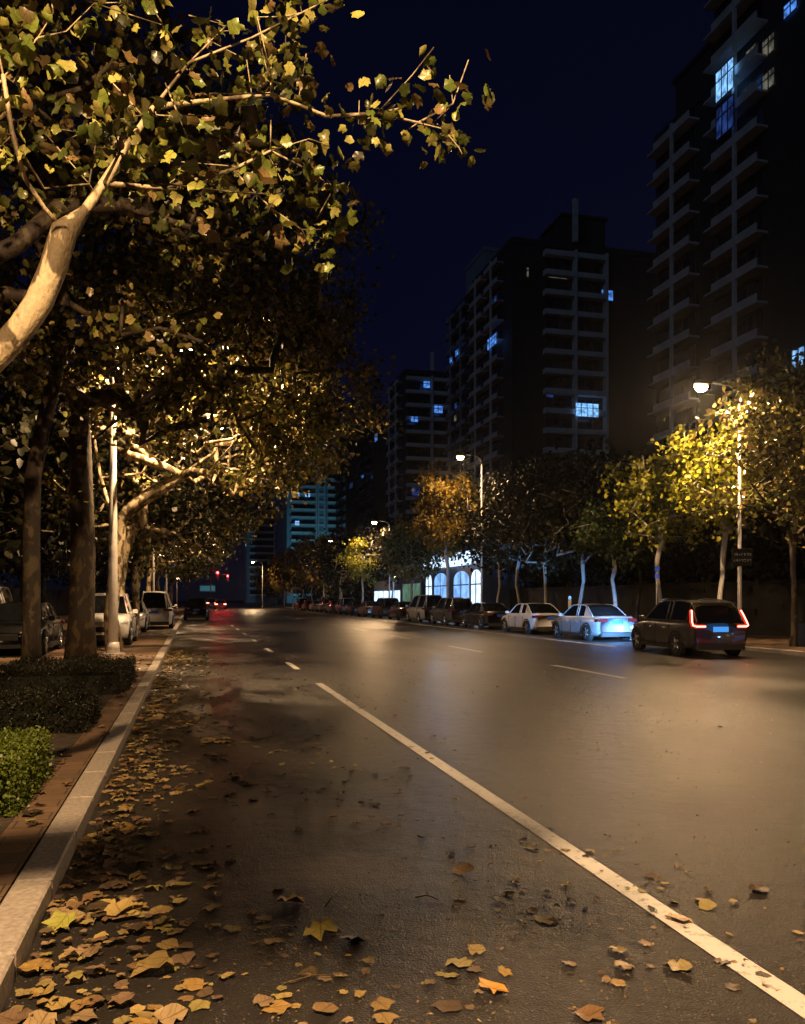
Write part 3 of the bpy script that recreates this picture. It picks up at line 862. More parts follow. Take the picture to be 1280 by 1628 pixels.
fl = ['dim tree just left of the lone yellow one', 'second dim tree left of the lone yellow one', 'third dim tree left of the lone yellow one', 'far tree above the red glinting parked cars',
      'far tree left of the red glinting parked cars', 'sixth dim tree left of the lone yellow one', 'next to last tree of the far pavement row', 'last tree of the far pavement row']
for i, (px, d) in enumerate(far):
    rtree(px, d, 9.5 + (i % 3), 3.0, 4.2, fl[i], ['leaf_shaded', 'leaf_orange', 'leaf_mid'][i % 3], 110 + i, n=90, ln=30, ls=.45, sp=.6)
# dark background trees behind the far pavement
bk = [(1300, 40), (1225, 44), (1130, 50), (1050, 56), (980, 60), (905, 66), (845, 72), (795, 84), (610, 120), (570, 140), (535, 165), (500, 190)]
bkl = ['rightmost tall dark tree in the back row', 'tall dark tree behind the lettered board', 'tall dark tree behind the brightest yellow tree', 'tall dark tree behind the two yellow trees',
       'tall dark tree behind the blue lit saloon', 'tall dark tree behind the silver saloon', 'tall dark tree below the balcony tower corner', 'tall dark tree right of the shop',
       'tall dark tree behind the lone yellow tree', 'dark tree of the back row below the narrow tower', 'dark tree of the back row below the far blue tower', 'leftmost dark tree of the back row']
for i, (px, d) in enumerate(bk):
    p = at(px, d, .0)
    top = 9.5 + 2.0 * ((i * 7) % 3) / 2 + d * .012
    ends = ellipsoid_ends(rng, (p.x, p.y, top / 2 + .5), (4.8, 4.8, top / 2), 150, .3, 1.5)
    make_tree('background_tree', bkl[i], tuple(p), 2.0, ends, .2, 130 + i, M['leaf_shaded'], M['bark_shaded'], leaf_n=36, leaf_size=.42, spread=.6,
              group='dark trees behind the far pavement', sides=6)

# ------------------------------------------------------------------ cars
def lerp(a, b, t): return a + (b - a) * t
def interp(tab, x):
    for (x0, v0), (x1, v1) in zip(tab, tab[1:]):
        if x <= x1: return lerp(v0, v1, (x - x0) / (x1 - x0)) if x > x0 else v0
    return tab[-1][1]
KINDS = {
    # L, W, H, belt, deck profile (t from rear 0 to front 1 -> top z), roofline (t,z), wheel r
    'hatch': dict(L=4.65, W=1.90, H=1.64, belt=1.04, top=[(0, .98), (.03, 1.02), (.68, 1.04), (.9, .93), (1, .72)],
                  roof=[(.01, 1.03), (.07, 1.42), (.12, 1.58), (.22, 1.635), (.5, 1.64), (.58, 1.56), (.73, 1.04)], wr=.36, gc=.22),
    'sedan': dict(L=4.70, W=1.82, H=1.46, belt=.96, top=[(0, .90), (.03, 1.0), (.18, 1.01), (.70, .97), (.92, .83), (1, .64)],
                  roof=[(.14, .99), (.26, 1.33), (.33, 1.43), (.45, 1.46), (.55, 1.43), (.60, 1.38), (.74, .96)], wr=.33, gc=.19),
    'suv': dict(L=4.70, W=1.88, H=1.76, belt=1.08, top=[(0, 1.02), (.03, 1.06), (.70, 1.08), (.93, 1.0), (1, .80)],
                roof=[(.0, 1.06), (.04, 1.5), (.09, 1.70), (.2, 1.76), (.52, 1.75), (.60, 1.66), (.72, 1.08)], wr=.37, gc=.22),
    'van': dict(L=5.0, W=1.90, H=1.95, belt=1.12, top=[(0, 1.08), (.03, 1.12), (.80, 1.10), (.95, .98), (1, .8)],
                roof=[(.0, 1.10), (.03, 1.7), (.06, 1.88), (.15, 1.95), (.6, 1.94), (.68, 1.86), (.84, 1.10)], wr=.35, gc=.2),
}
def car(kind, x, y, rz, paint, label, cat='car', group='cars parked along the road', z=0.0, tail='tail_off', head='head_off', plate='plate', z3=False, low=False, lsh=False):
    K = KINDS[kind]; L, W, Hh = K['L'], K['W'], K['H']
    root = empty({'hatch': 'parked_hatchback', 'sedan': 'parked_saloon', 'suv': 'parked_estate_car', 'van': 'parked_minivan'}[kind], (x, y, z), rz, label, cat, group)
    hw = W / 2
    wtab = [(0, .80), (.015, .90), (.08, .97), (.2, 1), (.8, 1), (.93, .94), (.985, .80), (1, .68)]
    zb = K['gc']
    st = [0, .012, .04, .09, .15, .2, .26, .32, .4, .5, .6, .68, .74, .8, .86, .91, .95, .975, .99, 1]
    vs = []; n = 16
    for t in st:
        w = interp(wtab, t) * hw; zt = interp(K['top'], t)
        b0 = zb + (.10 if t < .02 or t > .98 else (.05 if t < .06 or t > .94 else 0))
        h = zt - b0
        half = [(0, b0), (w * .80, b0), (w * .95, b0 + .07 * h), (w * .985, b0 + .25 * h), (w, b0 + .55 * h), (w * .99, b0 + .72 * h), (w * .95, b0 + .90 * h), (w * .84, zt - .01 * h), (0, zt + .015)]
        sec = half + [(-a, b) for a, b in half[-2:0:-1]]
        n = len(sec)
        vs += [(a, -L / 2 + t * L, b) for a, b in sec]
    fs = []
    for i in range(len(st) - 1):
        for j in range(n):
            q = (j + 1) % n
            fs.append((i * n + j, i * n + q, (i + 1) * n + q, (i + 1) * n + j))
    fs.append(tuple(range(n))); fs.append(tuple(reversed(range((len(st) - 1) * n, len(st) * n))))
    m = MB(); m.add(vs, fs, 0, True)
    body = m.build('body', paint, root)
    # cabin grid
    rt = K['roof']; t0, t1 = rt[0][0], rt[-1][0]
    ts = sorted(set([t0, t1] + [a for a, _ in rt] + [lerp(t0, t1, i / 26) for i in range(27)]))
    bz = K['belt'] - .04
    tumble = .30
    def wat(zz, t): return (interp(wtab, t) * hw * .86) - max(0, zz - bz) * tumble
    secs = []
    for t in ts:
        zz = interp(rt, t); y_ = -L / 2 + t * L
        wt_ = wat(zz, t)
        crown = .035 if zz > K['belt'] + .1 else .01
        secs.append([(wat(bz, t), y_, bz - .02), (wt_, y_, zz), (wt_ * .5, y_, zz + crown * .8), (0, y_, zz + crown), (-wt_ * .5, y_, zz + crown * .8), (-wt_, y_, zz), (-wat(bz, t), y_, bz - .02)])
    side = [MB(), MB()]; roof = MB(); ws = MB(); rw = MB()
    tr0 = rt[2][0]; tr1 = rt[-2][0]
    for i in range(len(ts) - 1):
        a, b = secs[i], secs[i + 1]
        side[0].add([a[0], a[1], b[1], b[0]], [(0, 1, 2, 3)])
        side[1].add([a[5], a[6], b[6], b[5]], [(0, 1, 2, 3)])
        tgt = rw if ts[i + 1] <= tr0 + 1e-6 else (ws if ts[i] >= tr1 - 1e-6 else roof)
        for j in range(1, 5):
            tgt.add([a[j], a[j + 1], b[j + 1], b[j]], [(0, 1, 2, 3)], 0, True)
    # pillars, rails and roof edge in body colour
    for sg in (1, 5):
        s_ = 1 if sg == 1 else -1
        pts = [Vector(q[sg]) for q in secs]
        roof.tube(pts, .028 if kind != 'van' else .035, 6)
        for tp in ((.36, .40) if kind in ('sedan', 'hatch') else (.33, .37)):
            k_ = min(range(len(ts)), key=lambda q: abs(ts[q] - (t0 + (t1 - t0) * tp * 1.3)))
            roof.tube([Vector(secs[k_][0 if s_ == 1 else 6]) + Vector((s_ * .006, 0, 0)), Vector(secs[k_][sg]) + Vector((s_ * .006, 0, 0))], .025, 5)
    # wide rear quarter pillar
    k_ = max(1, min(range(len(ts)), key=lambda q: abs(ts[q] - rt[1][0])))
    for sg, s_ in ((0, 1), (6, -1)):
        up_ = 1 if sg == 0 else 5
        q = [Vector(secs[0][sg]), Vector(secs[k_ + 2][sg]), Vector(secs[k_ + 2][up_]), Vector(secs[k_][up_])]
        roof.add([v + Vector((s_ * .008, 0, .003)) for v in q], [(0, 1, 2, 3)])
    roof.build('roof', paint, root)
    side[0].build('side_window', M['glass'], root); side[1].build('side_window', M['glass'], root)
    ws.build('windshield', M['glass'], root); rw.build('rear_window', M['glass'], root)
    # wheels
    wb = L * .60
    for yy in (-wb / 2 - .02, wb / 2 + .05):
        for s_ in (1, -1):
            m = MB(); r = K['wr']; cx = s_ * (hw - .10)
            prof = [(r * .62, .11), (r * .94, .115), (r, .08), (r, -.08), (r * .94, -.115), (r * .62, -.11)]
            nn = 22; vs2 = []
            for j in range(nn):
                a = 2 * math.pi * j / nn
                for (q, dx) in prof: vs2.append((cx + dx, yy + math.cos(a) * q, r + math.sin(a) * q))
            f2 = [(j * 6 + i, j * 6 + (i + 1) % 6, ((j + 1) % nn) * 6 + (i + 1) % 6, ((j + 1) % nn) * 6 + i) for j in range(nn) for i in range(6)]
            m.add(vs2, f2, 0, True)
            wh = m.build('wheel', M['tyre'], root)
            if not low:
                m = MB(); m.disc((cx + s_ * .05, yy, r), (1, 0, 0), r * .63, .04, 20)
                for q in range(5):
                    a = 2 * math.pi * q / 5
                    m.tube([(cx + s_ * .10, yy, r), (cx + s_ * .105, yy + math.cos(a) * r * .6, r + math.sin(a) * r * .6)], .035, 5)
                m.build('rim', M['rim'], wh)
                m = MB()   # dark wheel arch lip
                pts = [(s_ * (hw - .012), yy + math.cos(a) * (r + .05), r + math.sin(a) * (r + .05)) for a in [math.pi * q / 12 for q in range(13)]]
                m.tube(pts, .035, 5)
                m.build('wheel_arch', M['plastic'], root)
                m = MB(); m.disc((s_ * (hw - .03), yy, r), (1, 0, 0), r + .045, .045, 20); m.build('wheel_arch', M['plastic'], root)
    # lights, bumper, plate, mirrors, handles
    tz = K['belt'] - .16
    for s_ in (1, -1):
        if z3:
            m = MB()
            xo = s_ * hw
            vt = [(xo * .80, -L / 2 + .30, 1.36), (xo * .845, -L / 2 + .20, 1.20), (xo * .885, -L / 2 + .115, 1.03), (xo * .89, -L / 2 + .045, .93), (xo * .80, -L / 2 - .012, .90), (xo * .52, -L / 2 - .02, .90)]
            tl = MB(); tl.tube(vt, .05, 6); t_ = tl.build('taillight', M['tail_red'], root)
            vt2 = [(a, b - .046, c) for a, b, c in vt]
            m.tube(vt2, .021, 6); m.build('light_strip', M['tail_on'], t_)
        else:
            m = MB(); m.box(min(s_ * hw * .50, s_ * hw * .88), max(s_ * hw * .50, s_ * hw * .88), -L / 2 - .022, -L / 2 + .12, tz - .02, tz + .12, bev=.015)
            m.box(min(s_ * hw * .84, s_ * hw * .975), max(s_ * hw * .84, s_ * hw * .975), -L / 2 + .03, -L / 2 + .28, tz - .02, tz + .10, bev=.015)
            m.build('taillight', M[tail], root)
        m = MB(); hz = interp(K['top'], .96) - .13
        m.add([(s_ * hw * .42, L / 2 - .06, hz - .04), (s_ * hw * .80, L / 2 - .10, hz - .03), (s_ * hw * .955, L / 2 - .33, hz + .06), (s_ * hw * .86, L / 2 - .36, hz + .12), (s_ * hw * .44, L / 2 - .13, hz + .07),
               (s_ * hw * .42, L / 2 + .01, hz - .04), (s_ * hw * .78, L / 2 - .035, hz - .03), (s_ * hw * .985, L / 2 - .30, hz + .06), (s_ * hw * .86, L / 2 - .30, hz + .125), (s_ * hw * .44, L / 2 - .05, hz + .07)],
              [(5, 6, 7, 8, 9), (0, 1, 6, 5), (1, 2, 7, 6), (2, 3, 8, 7), (3, 4, 9, 8), (4, 0, 5, 9)])
        m.build('headlight', M[head], root)
        if not low:
            m = MB(); my = -L / 2 + (t1 - .05) * L
            m.tube([(s_ * hw * .86, my, K['belt'] + .01), (s_ * (hw + .03), my - .02, K['belt'] + .04)], .02, 5)
            m.box(min(s_ * (hw + .0), s_ * (hw + .17)), max(s_ * (hw + .0), s_ * (hw + .17)), my - .09, my + .06, K['belt'] + .0, K['belt'] + .13, bev=.03)
            m.build('side_mirror', paint, root)
            for dt in (.30, .50):
                m = MB(); yy = -L / 2 + L * (dt + .08)
                m.box(min(s_ * hw * .985, s_ * (hw + .012)), max(s_ * hw * .985, s_ * (hw + .012)), yy, yy + .2, K['belt'] - .22, K['belt'] - .19)
                m.build('door_handle', M['chrome'] if kind == 'hatch' else paint, root)
            # door shut lines and sill
            m = MB()
            for dt in (.30, .50, .685):
                yy = -L / 2 + L * dt
                m.box(min(s_ * hw * .93, s_ * (hw + .004)), max(s_ * hw * .93, s_ * (hw + .004)), yy - .006, yy + .006, zb + .12, K['belt'] - .12)
            m.box(min(s_ * hw * .9, s_ * (hw + .006)), max(s_ * hw * .9, s_ * (hw + .006)), -wb / 2 + .42, wb / 2 - .36, zb - .01, zb + .10)
            m.build('sill', M['plastic'], root)
    m = MB(); m.box(-hw * .80, hw * .80, -L / 2 - .03, -L / 2 + .2, zb - .0, zb + .20, bev=.04); m.build('rear_bumper', M['plastic'], root)
    m = MB(); m.box(-hw * .62, hw * .62, L / 2 - .2, L / 2 + .018, zb + .05, zb + .18, bev=.03)
    m.box(-hw * .40, hw * .40, L / 2 - .2, L / 2 + .012, zb + .26, zb + .44, bev=.02)
    for q in range(3): m.box(-hw * .37, hw * .37, L / 2, L / 2 + .03, zb + .28 + q * .05, zb + .295 + q * .05)
    m.build('grille', M['plastic'], root)
    pz = K['belt'] - .30 if kind != 'sedan' else .70
    m = MB(); m.box(-.23, .23, -L / 2 - .035, -L / 2 + .03, pz, pz + .15, bev=.008)
    m.build('number_plate', M[plate], root)
    if z3:
        m = MB(); m.box(-.30, .30, -L / 2 - .03, -L / 2 + .02, .58, .61); m.build('bumper_trim', M['chrome'], root)
        for s_ in (1, -1):
            m = MB(); m.tube([(s_ * .62, -L / 2 + .9, 1.655), (s_ * .64, -.2, 1.70), (s_ * .62, .3, 1.665)], .018, 6); m.build('roof_rail', M['chrome'], root)
            m = MB(); m.box(min(s_*(hw*.885), s_*(hw*.90)), max(s_*(hw*.885), s_*(hw*.90)), -L/2+.5, L/2-1.35, 1.035, 1.06); m.build('window_trim', M['chrome'], root)
        m = MB(); m.box(-.5, .5, -L / 2 + .06, -L / 2 + .42, 1.565, 1.60, bev=.012); m.build('spoiler', paint, root)
    return root

# dark hatchback with lit tail lamps; its head lamps light the saloon ahead
cx0, cy0 = 15.12, 23.33
suv = car('hatch', cx0, cy0, math.radians(-7), M['p_dark'], 'dark grey hatchback with glowing red tail lamps stopped at the right', plate='plate_lit', head='head_on', z3=True, group=None)
suv.name = 'stopped_hatchback'
def light(name, typ, loc, energy, col, parent=None, size=.05, spot=None, aim=None, blend=.5):
    ld = bpy.data.lights.new(name, typ); ld.energy = energy; ld.color = col; ld.shadow_soft_size = size
    if spot: ld.spot_size = math.radians(spot); ld.spot_blend = blend
    o = bpy.data.objects.new(name, ld); COL.objects.link(o); o.location = loc
    if aim is not None: o.rotation_euler = Vector(aim).to_track_quat('-Z', 'Y').to_euler()
    if parent: o.parent = parent
    return o
for s_ in (-1, 1):
    light('headlight_beam', 'SPOT', (s_ * .68, 2.42, .72), 9000, (.14, .44, 1.0), suv, .06, 38, (0.06, 1, -.06), .8)
    light('taillight_glow', 'POINT', (s_ * .72, -2.52, .92), 1.6, (1, .05, .02), suv, .05)
light('plate_light', 'POINT', (0, -2.48, .60), .25, (.3, .5, 1), suv, .03)

XR = 16.6
car('sedan', 16.45, 32.3, 0, M['p_silver'], 'saloon lit bright blue by the headlamps of the hatchback behind it')
car('sedan', XR, 38.9, 0, M['p_white'], 'pale silver saloon second in the row ahead of the hatchback')
row = [(45.6, 'sedan', 'p_black', 'black saloon parked ahead of the pale silver one'), (52.2, 'suv', 'p_dark', 'dark estate car parked right of the shop front'),
       (58.6, 'van', 'p_silver', 'silver minivan parked before the blue shop window'), (65.0, 'sedan', 'p_black', 'black saloon parked left of the silver minivan'),
       (71.4, 'suv', 'p_dark', 'dark estate car below the green lit shop window'), (78.0, 'sedan', 'p_grey', 'grey saloon under the low white shop window'),
       (84.6, 'sedan', 'p_black', 'black saloon below the lone yellow tree'), (91.2, 'suv', 'p_silver', 'silver estate car just left of the lone yellow tree'),
       (98, 'sedan', 'p_dark', 'dark saloon in the dim stretch left of the yellow tree'), (105, 'van', 'p_black', 'black minivan far down the parked row'),
       (113, 'sedan', 'p_grey', 'grey saloon far down the parked row'), (121, 'sedan', 'p_red', 'red saloon near the end of the parked row'), (129, 'suv', 'p_red', 'red estate car at the end of the parked row')]
for (yy, kd, pt, lab) in row:
    car(kd, XR, yy, 0, M[pt], lab, low=yy > 60)
# cars on the left pavement
car('suv', -2.95, 31.3, math.pi, M['p_white'], 'white estate car facing the viewer behind the lamp pole', z=.12, group='cars parked on the left pavement')
car('sedan', -3.0, 42.6, math.pi, M['p_white'], 'white saloon wedged between the estate car and the minivan', z=.12, group='cars parked on the left pavement')
car('van', -1.92, 47.6, 0, M['p_white'], 'white minivan with a blue number plate parked on the kerb', z=.12, group='cars parked on the left pavement')
car('van', -6.6, 28.6, math.pi, M['p_silver'], 'pale van cut off by the left edge of the view', z=.12, group='cars parked on the left pavement')
car('sedan', -4.9, 26.6, math.pi, M['p_black'], 'black saloon hidden between the two nearest trunks', z=.12, group='cars parked on the left pavement')
car('suv', 0.35, 68.5, 0, M['p_black'], 'black car stopped against the left kerb before the crossing', group=None)
c = car('sedan', 4.4, 136, 0, M['p_red'], 'distant car with lit red tail lamps at the crossing', tail='tail_on', low=True, group=None); c.name = 'distant_saloon'
for s_ in (-1, 1): light('taillight_glow', 'POINT', (s_ * .7, -2.6, .9), 6, (1, .04, .02), c, .1)
c = car('suv', 3.4, 152, 0, M['p_dark'], 'farther car with red tail lamps beyond the crossing', tail='tail_on', low=True, group=None); c.name = 'distant_estate_car'
for s_ in (-1, 1): light('taillight_glow', 'POINT', (s_ * .7, -2.6, .9), 6, (1, .04, .02), c, .1)

# ------------------------------------------------------------------ traffic signal and far street furniture
def signal(px, d, z, label, arm):
    p = at(px, d, 0.0)
    root = empty('traffic_signal', (p.x - arm, p.y, 0), 0, label, 'traffic light', 'red traffic signals at the crossing')
    m = MB(); m.tube([(0, 0, 0), (0, 0, z + .4)], [.12, .08], 10); m.build('pole', M['dark_metal'], root)
    m = MB(); m.tube([(0, 0, z + .3), (arm, 0, z + .55)], [.06, .05], 8); m.build('arm', M['dark_metal'], root)
    m = MB(); m.box(arm - .2, arm + .2, -.15, .15, z - .8, z + .45, bev=.04); hs = m.build('signal_head', M['dark_metal'], root)
    for k_, mm in enumerate(('red_lens', 'dark_metal', 'dark_metal')):
        m = MB(); m.disc((arm, -.17, z + .22 - k_ * .38), (0, 1, 0), .15, .04, 16); m.build('lens', M[mm], hs)
    light('signal_glow', 'POINT', (arm, -.5, z + .2), 160, (1, .03, .04), root, .15)
signal(346, 118, 5.2, 'overhead red traffic signal above the far crossing', 4.0)
signal(362, 150, 5.6, 'second smaller red signal just right of the overhead one', 3.0)
p = at(330, 160, 0)
root = empty('roadside_screen', (p.x, p.y, 0), 0, 'small teal lit panel past the crossing under the red signal', 'screen')
m = MB(); m.tube([(0, 0, 0), (0, 0, 3)], .12, 8); m.build('post', M['dark_metal'], root)
m = MB(); m.box(-1.6, 1.6, -.1, .1, 3.0, 4.4, bev=.05); q = m.build('casing', M['dark_metal'], root)
m = MB(); m.box(-1.4, 1.4, -.13, -.105, 3.2, 4.2); m.build('display', M['teal'], q)
# pale bollard and small blue sign on the far pavement
p = at(906, 39.5, .118)
root = empty('bollard', tuple(p), 0, 'pale round bollard between the silver and the blue lit saloon', 'bollard')
m = MB(); m.tube([(0, 0, 0), (0, 0, .1), (0, 0, 1.5), (0, 0, 1.55)], [.10, .08, .08, .05], 12); m.build('post', M['pole'], root)
m = MB(); m.tube([(0, 0, 1.55), (0, 0, 1.68), (0, 0, 1.72)], [.07, .07, .02], 12); m.build('cap', M['w_bright'], root)
p = at(1044, 34.8, .118)
root = empty('notice_post', tuple(p), 0, 'thin post with two small glowing blue notices behind the hatchback', 'sign')
m = MB(); m.tube([(0, 0, 0), (0, 0, 2.95)], .025, 8); m.build('post', M['pole'], root)
for zz in (2.45, 2.75):
    m = MB(); m.box(-.10, .10, -.045, -.028, zz, zz + .16, bev=.006); m.build('notice', M['blue_sign'], root)

# ------------------------------------------------------------------ buildings
FL = 3.0
def tower(label, x0, x1, y0, y1, h, street=(), south=(), mats=('wall', 'band'), group='apartment towers beyond the far pavement', pent=None, spike=None, name='apartment_tower', slab=.66, out=1.2, floors_from=1):
    """street: (ya, yb) balcony stacks on the x0 face; south: (xa, xb) stacks on the y0 face"""
    root = empty(name, (x0, y0, 0), 0, label, 'apartment tower', group)
    W_, D_ = x1 - x0, y1 - y0
    m = MB(); m.box(0, W_, 0, D_, 0, h)
    m.build('wall', M[mats[0]], root)
    m = MB(); m.box(-.15, W_ + .15, -.15, D_ + .15, h + .003, h + .9, bev=.05); m.build('parapet', M[mats[0]], root)
    if pent:
        a, b, c_, d_, hh = pent
        m = MB(); m.box(a, b, c_, d_, h + .905, h + .9 + hh); m.box(a - .3, b + .3, c_ - .3, d_ + .3, h + .905 + hh, h + 1.3 + hh)
        m.build('roof_house', M[mats[0]], root)
    if spike:
        m = MB(); m.box(spike[0] - .35, spike[0] + .35, spike[1] - .3, spike[1] + .3, h + .91, h + spike[2]); m.build('fin', M[mats[1]], root)
    nf = int(h // FL)
    for (a, b) in street:
        ln = b - a; a0 = a - y0; proto = None; pw = None
        for f in range(floors_from, nf + 1):
            if proto is None:
                m = MB()   # slab with a solid front upstand and chamfered far end
                m.box(-out, -.003, 0, ln, -.12, .06)
                m.add([(-out, 0, .062), (-out, ln - 1.2, .062), (-.4, ln, .062), (-out, 0, slab), (-out, ln - 1.2, slab), (-.4, ln, slab),
                       (-out + .12, 0, .062), (-out + .12, ln - 1.25, .062), (-.28, ln, .062), (-out + .12, 0, slab), (-out + .12, ln - 1.25, slab), (-.28, ln, slab)],
                      [(0, 3, 4, 1), (1, 4, 5, 2), (6, 7, 10, 9), (7, 8, 11, 10), (3, 9, 10, 4), (4, 10, 11, 5), (0, 6, 9, 3)])
                proto = m.build('balcony', M[mats[1]], root, (0, a0, f * FL))
                m = MB(); m.box(-.05, -.004, .5, ln - .5, .1, 2.3)
                for k_ in range(4):
                    yy = .5 + (ln - 1.0) * k_ / 3; m.box(-.09, -.052, yy - .04, yy + .04, .1, 2.3, 1)
                pw = m.build('window', [M['tglass'], M['tframe']], root, (0, a0, f * FL + .1))
            else:
                for o in (proto, pw):
                    c = o.copy(); COL.objects.link(c); c.parent = root
                    c.location = (0, a0, f * FL + (.1 if o is pw else 0))
        m = MB(); mid = a0 + ln * .40
        m.box(-out - .06, -out + .22, mid - .16, mid + .16, 0, h - .5)
        m.build('column', M[mats[1]], root)
    for (a, b) in south:
        ln = b - a; a0 = a - x0; proto = None; pw = None
        for f in range(floors_from, nf + 1):
            if proto is None:
                m = MB(); m.box(0, ln, -out, -.003, -.12, .06)
                m.box(0, ln, -out, -out + .12, .062, slab); m.box(0, .12, -out + .122, -.004, .062, slab); m.box(ln - .12, ln, -out + .122, -.004, .062, slab)
                proto = m.build('balcony', M[mats[1]], root, (a0, 0, f * FL))
                m = MB(); m.box(.4, ln - .4, -.05, -.004, .1, 2.3)
                for k_ in range(4):
                    xx = .4 + (ln - .8) * k_ / 3; m.box(xx - .04, xx + .04, -.09, -.052, .1, 2.3, 1)
                pw = m.build('window', [M['tglass'], M['tframe']], root, (a0, 0, f * FL + .1))
            else:
                for o in (proto, pw):
                    c = o.copy(); COL.objects.link(c); c.parent = root
                    c.location = (a0, 0, f * FL + (.1 if o is pw else 0))
        m = MB(); m.box(a0 + ln + .02, a0 + ln + .38, -out - .06, -.004, 0, h - .5); m.build('column', M[mats[1]], root)
    root['_x0'] = x0; root['_y0'] = y0
    return root
def litwin(root, face, px0, px1, py0, py1, m, off=.12, glow=0, label=None):
    """lit window on the x0 ('w') or y0 ('s') face, given by its outline in the photo"""
    x0, y0 = root.location.x, root.location.y
    mb = MB(); fr = MB()
    if face == 'w':
        X = x0 - off
        ya, yb = sorted((YatX(px0, X), YatX(px1, X))); ym = (ya + yb) / 2
        za, zb_ = sorted((Zof(py0, X, ym), Zof(py1, X, ym)))
        o = (-off, ya - y0, za); w, h = yb - ya, zb_ - za
        mb.box(0, .03, 0, w, 0, h)
        nb = max(1, round(w / 1.0))
        for k_ in range(nb + 1): fr.box(-.05, -.003, w * k_ / nb - .05, w * k_ / nb + .05, 0, h)
        for zz in (0, h * .66, h): fr.box(-.045, -.004, .051, w - .051, zz - .05, zz + .05)
    else:
        Y = y0 - off
        xa, xb = sorted((XatY(px0, Y), XatY(px1, Y))); xm = (xa + xb) / 2
        za, zb_ = sorted((Zof(py0, xm, Y), Zof(py1, xm, Y)))
        o = (xa - x0, -off, za); w, h = xb - xa, zb_ - za
        mb.box(0, w, 0, .03, 0, h)
        nb = max(1, round(w / 1.1))
        for k_ in range(nb + 1): fr.box(w * k_ / nb - .05, w * k_ / nb + .05, -.05, -.003, 0, h)
        for zz in (0, h * .66, h): fr.box(.051, w - .051, -.045, -.004, zz - .05, zz + .05)
    q = mb.build('lit_window', M[m], root, o)
    fr.build('frame', M['tframe'], q)
    if label: q['label'] = label
    return q

XF = 47.6
# nearest tower (its top is out of view) and its lower neighbour
tB = tower('nearest dark tower at the top right, taller than the frame', XF, XF + 18, 49, 68.4, 72, street=[(60.9, 68.4)])
litwin(tB, 'w', 1138, 1167, 103, 152, 'w_bright', 1.55)
litwin(tB, 'w', 1139, 1167, 162, 212, 'w_dim', 1.55)
litwin(tB, 'w', 1186, 1203, 75, 112, 'w_warm', .14)
litwin(tB, 'w', 1212, 1232, 58, 88, 'w_warm', .14)
litwin(tB, 'w', 1212, 1232, 113, 142, 'w_warm', .14)
litwin(tB, 'w', 1188, 1212, 130, 162, 'w_dim', .14)
litwin(tB, 'w', 1246, 1268, 0, 22, 'w_blue', .14)
litwin(tB, 'w', 1259, 1280, 553, 583, 'w_bright', .14)
tA = tower('dark tower left of the nearest one with a recessed roof house', XF - .2, XF + 16, 70.4, 78.2, 49.5, street=[(70.5, 78.0)], pent=(1.5, 10, 0.5, 6.5, 5.0))
rc = MB(); rc.box(0, 12, 0, 1.8, 0, 52)
rt_ = empty('stair_tower', (XF + 3, 68.5, 0), 0, 'dark stair tower in the recess between the two nearest towers', 'tower')
rc.build('wall', M['wall'], rt_)
litwin(rt_, 'w', 1114, 1134, 554, 576, 'w_bright', .14)
# middle tower with flat balconies facing the viewer
YC = 117.5
tC = tower('broad tower in the middle with level balconies facing the viewer', 46.9, 75.5, YC, 135.5, 55.5, street=[(121, 128), (128.5, 135.3)],
           south=[(XatY(863, YC), XatY(909, YC)), (XatY(914, YC), XatY(958, YC))], pent=(8.8, 16, 1, 9, 4.6), spike=(XatY(912, YC) - 46.9, -.6, 7.5))
litwin(tC, 's', 956, 975, 461, 478, 'w_blue')
litwin(tC, 's', 871, 902, 428, 443, 'w_warm')
litwin(tC, 's', 837, 841, 425, 441, 'w_warm')
litwin(tC, 's', 915, 952, 641, 663, 'w_bright', 1.5)
litwin(tC, 's', 868, 880, 622, 632, 'w_dim')
litwin(tC, 'w', 775, 790, 534, 552, 'w_blue', 1.5)
litwin(tC, 'w', 786, 790, 470, 480, 'w_dim', 1.5)
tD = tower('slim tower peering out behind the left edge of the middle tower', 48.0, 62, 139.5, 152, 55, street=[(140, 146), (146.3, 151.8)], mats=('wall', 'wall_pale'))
litwin(tD, 'w', 724, 729, 556, 566, 'w_blue', 1.5); litwin(tD, 'w', 715, 719, 568, 577, 'w_blue', 1.5)
litwin(tD, 'w', 722, 726, 660, 670, 'w_warm', 1.5); litwin(tD, 'w', 723, 727, 640, 650, 'w_dim', 1.5)
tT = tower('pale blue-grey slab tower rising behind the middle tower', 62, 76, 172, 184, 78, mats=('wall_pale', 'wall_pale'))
YE = 181.0
tE = tower('tower with fine level balconies left of the slim one', 46.5, 66, YE, 196, 52.5, street=[(183, 189), (189.5, 195.5)],
           south=[(XatY(645, YE), XatY(684, YE)), (XatY(688, YE), XatY(712, YE))], spike=(XatY(686, YE) - 46.5, -.6, 5.0))
litwin(tE, 's', 673, 684, 606, 617, 'w_blue', 1.5); litwin(tE, 's', 690, 704, 645, 657, 'w_blue', 1.5); litwin(tE, 's', 653, 665, 662, 671, 'w_blue', 1.5)
litwin(tE, 's', 655, 668, 775, 788, 'w_dim', 1.5)
tF = tower('faint tower at the left end of the row, almost lost in the dark', 46.5, 62, 214, 236, 52, street=[(215, 224), (225, 235)], mats=('wall', 'wall'))
litwin(tF, 'w', 596, 600, 690, 702, 'w_blue', 1.5); litwin(tF, 'w', 575, 578, 755, 760, 'w_blue', 1.5)
tH = tower('next faint tower behind the row, showing a few lit specks', 48, 64, 262, 280, 56, street=[(263, 271), (272, 279)], mats=('wall', 'wall'))
litwin(tH, 'w', 556, 561, 768, 776, 'w_dim', 1.5)
YG = 322
xa, xb = XatY(456, YG), XatY(550, YG)
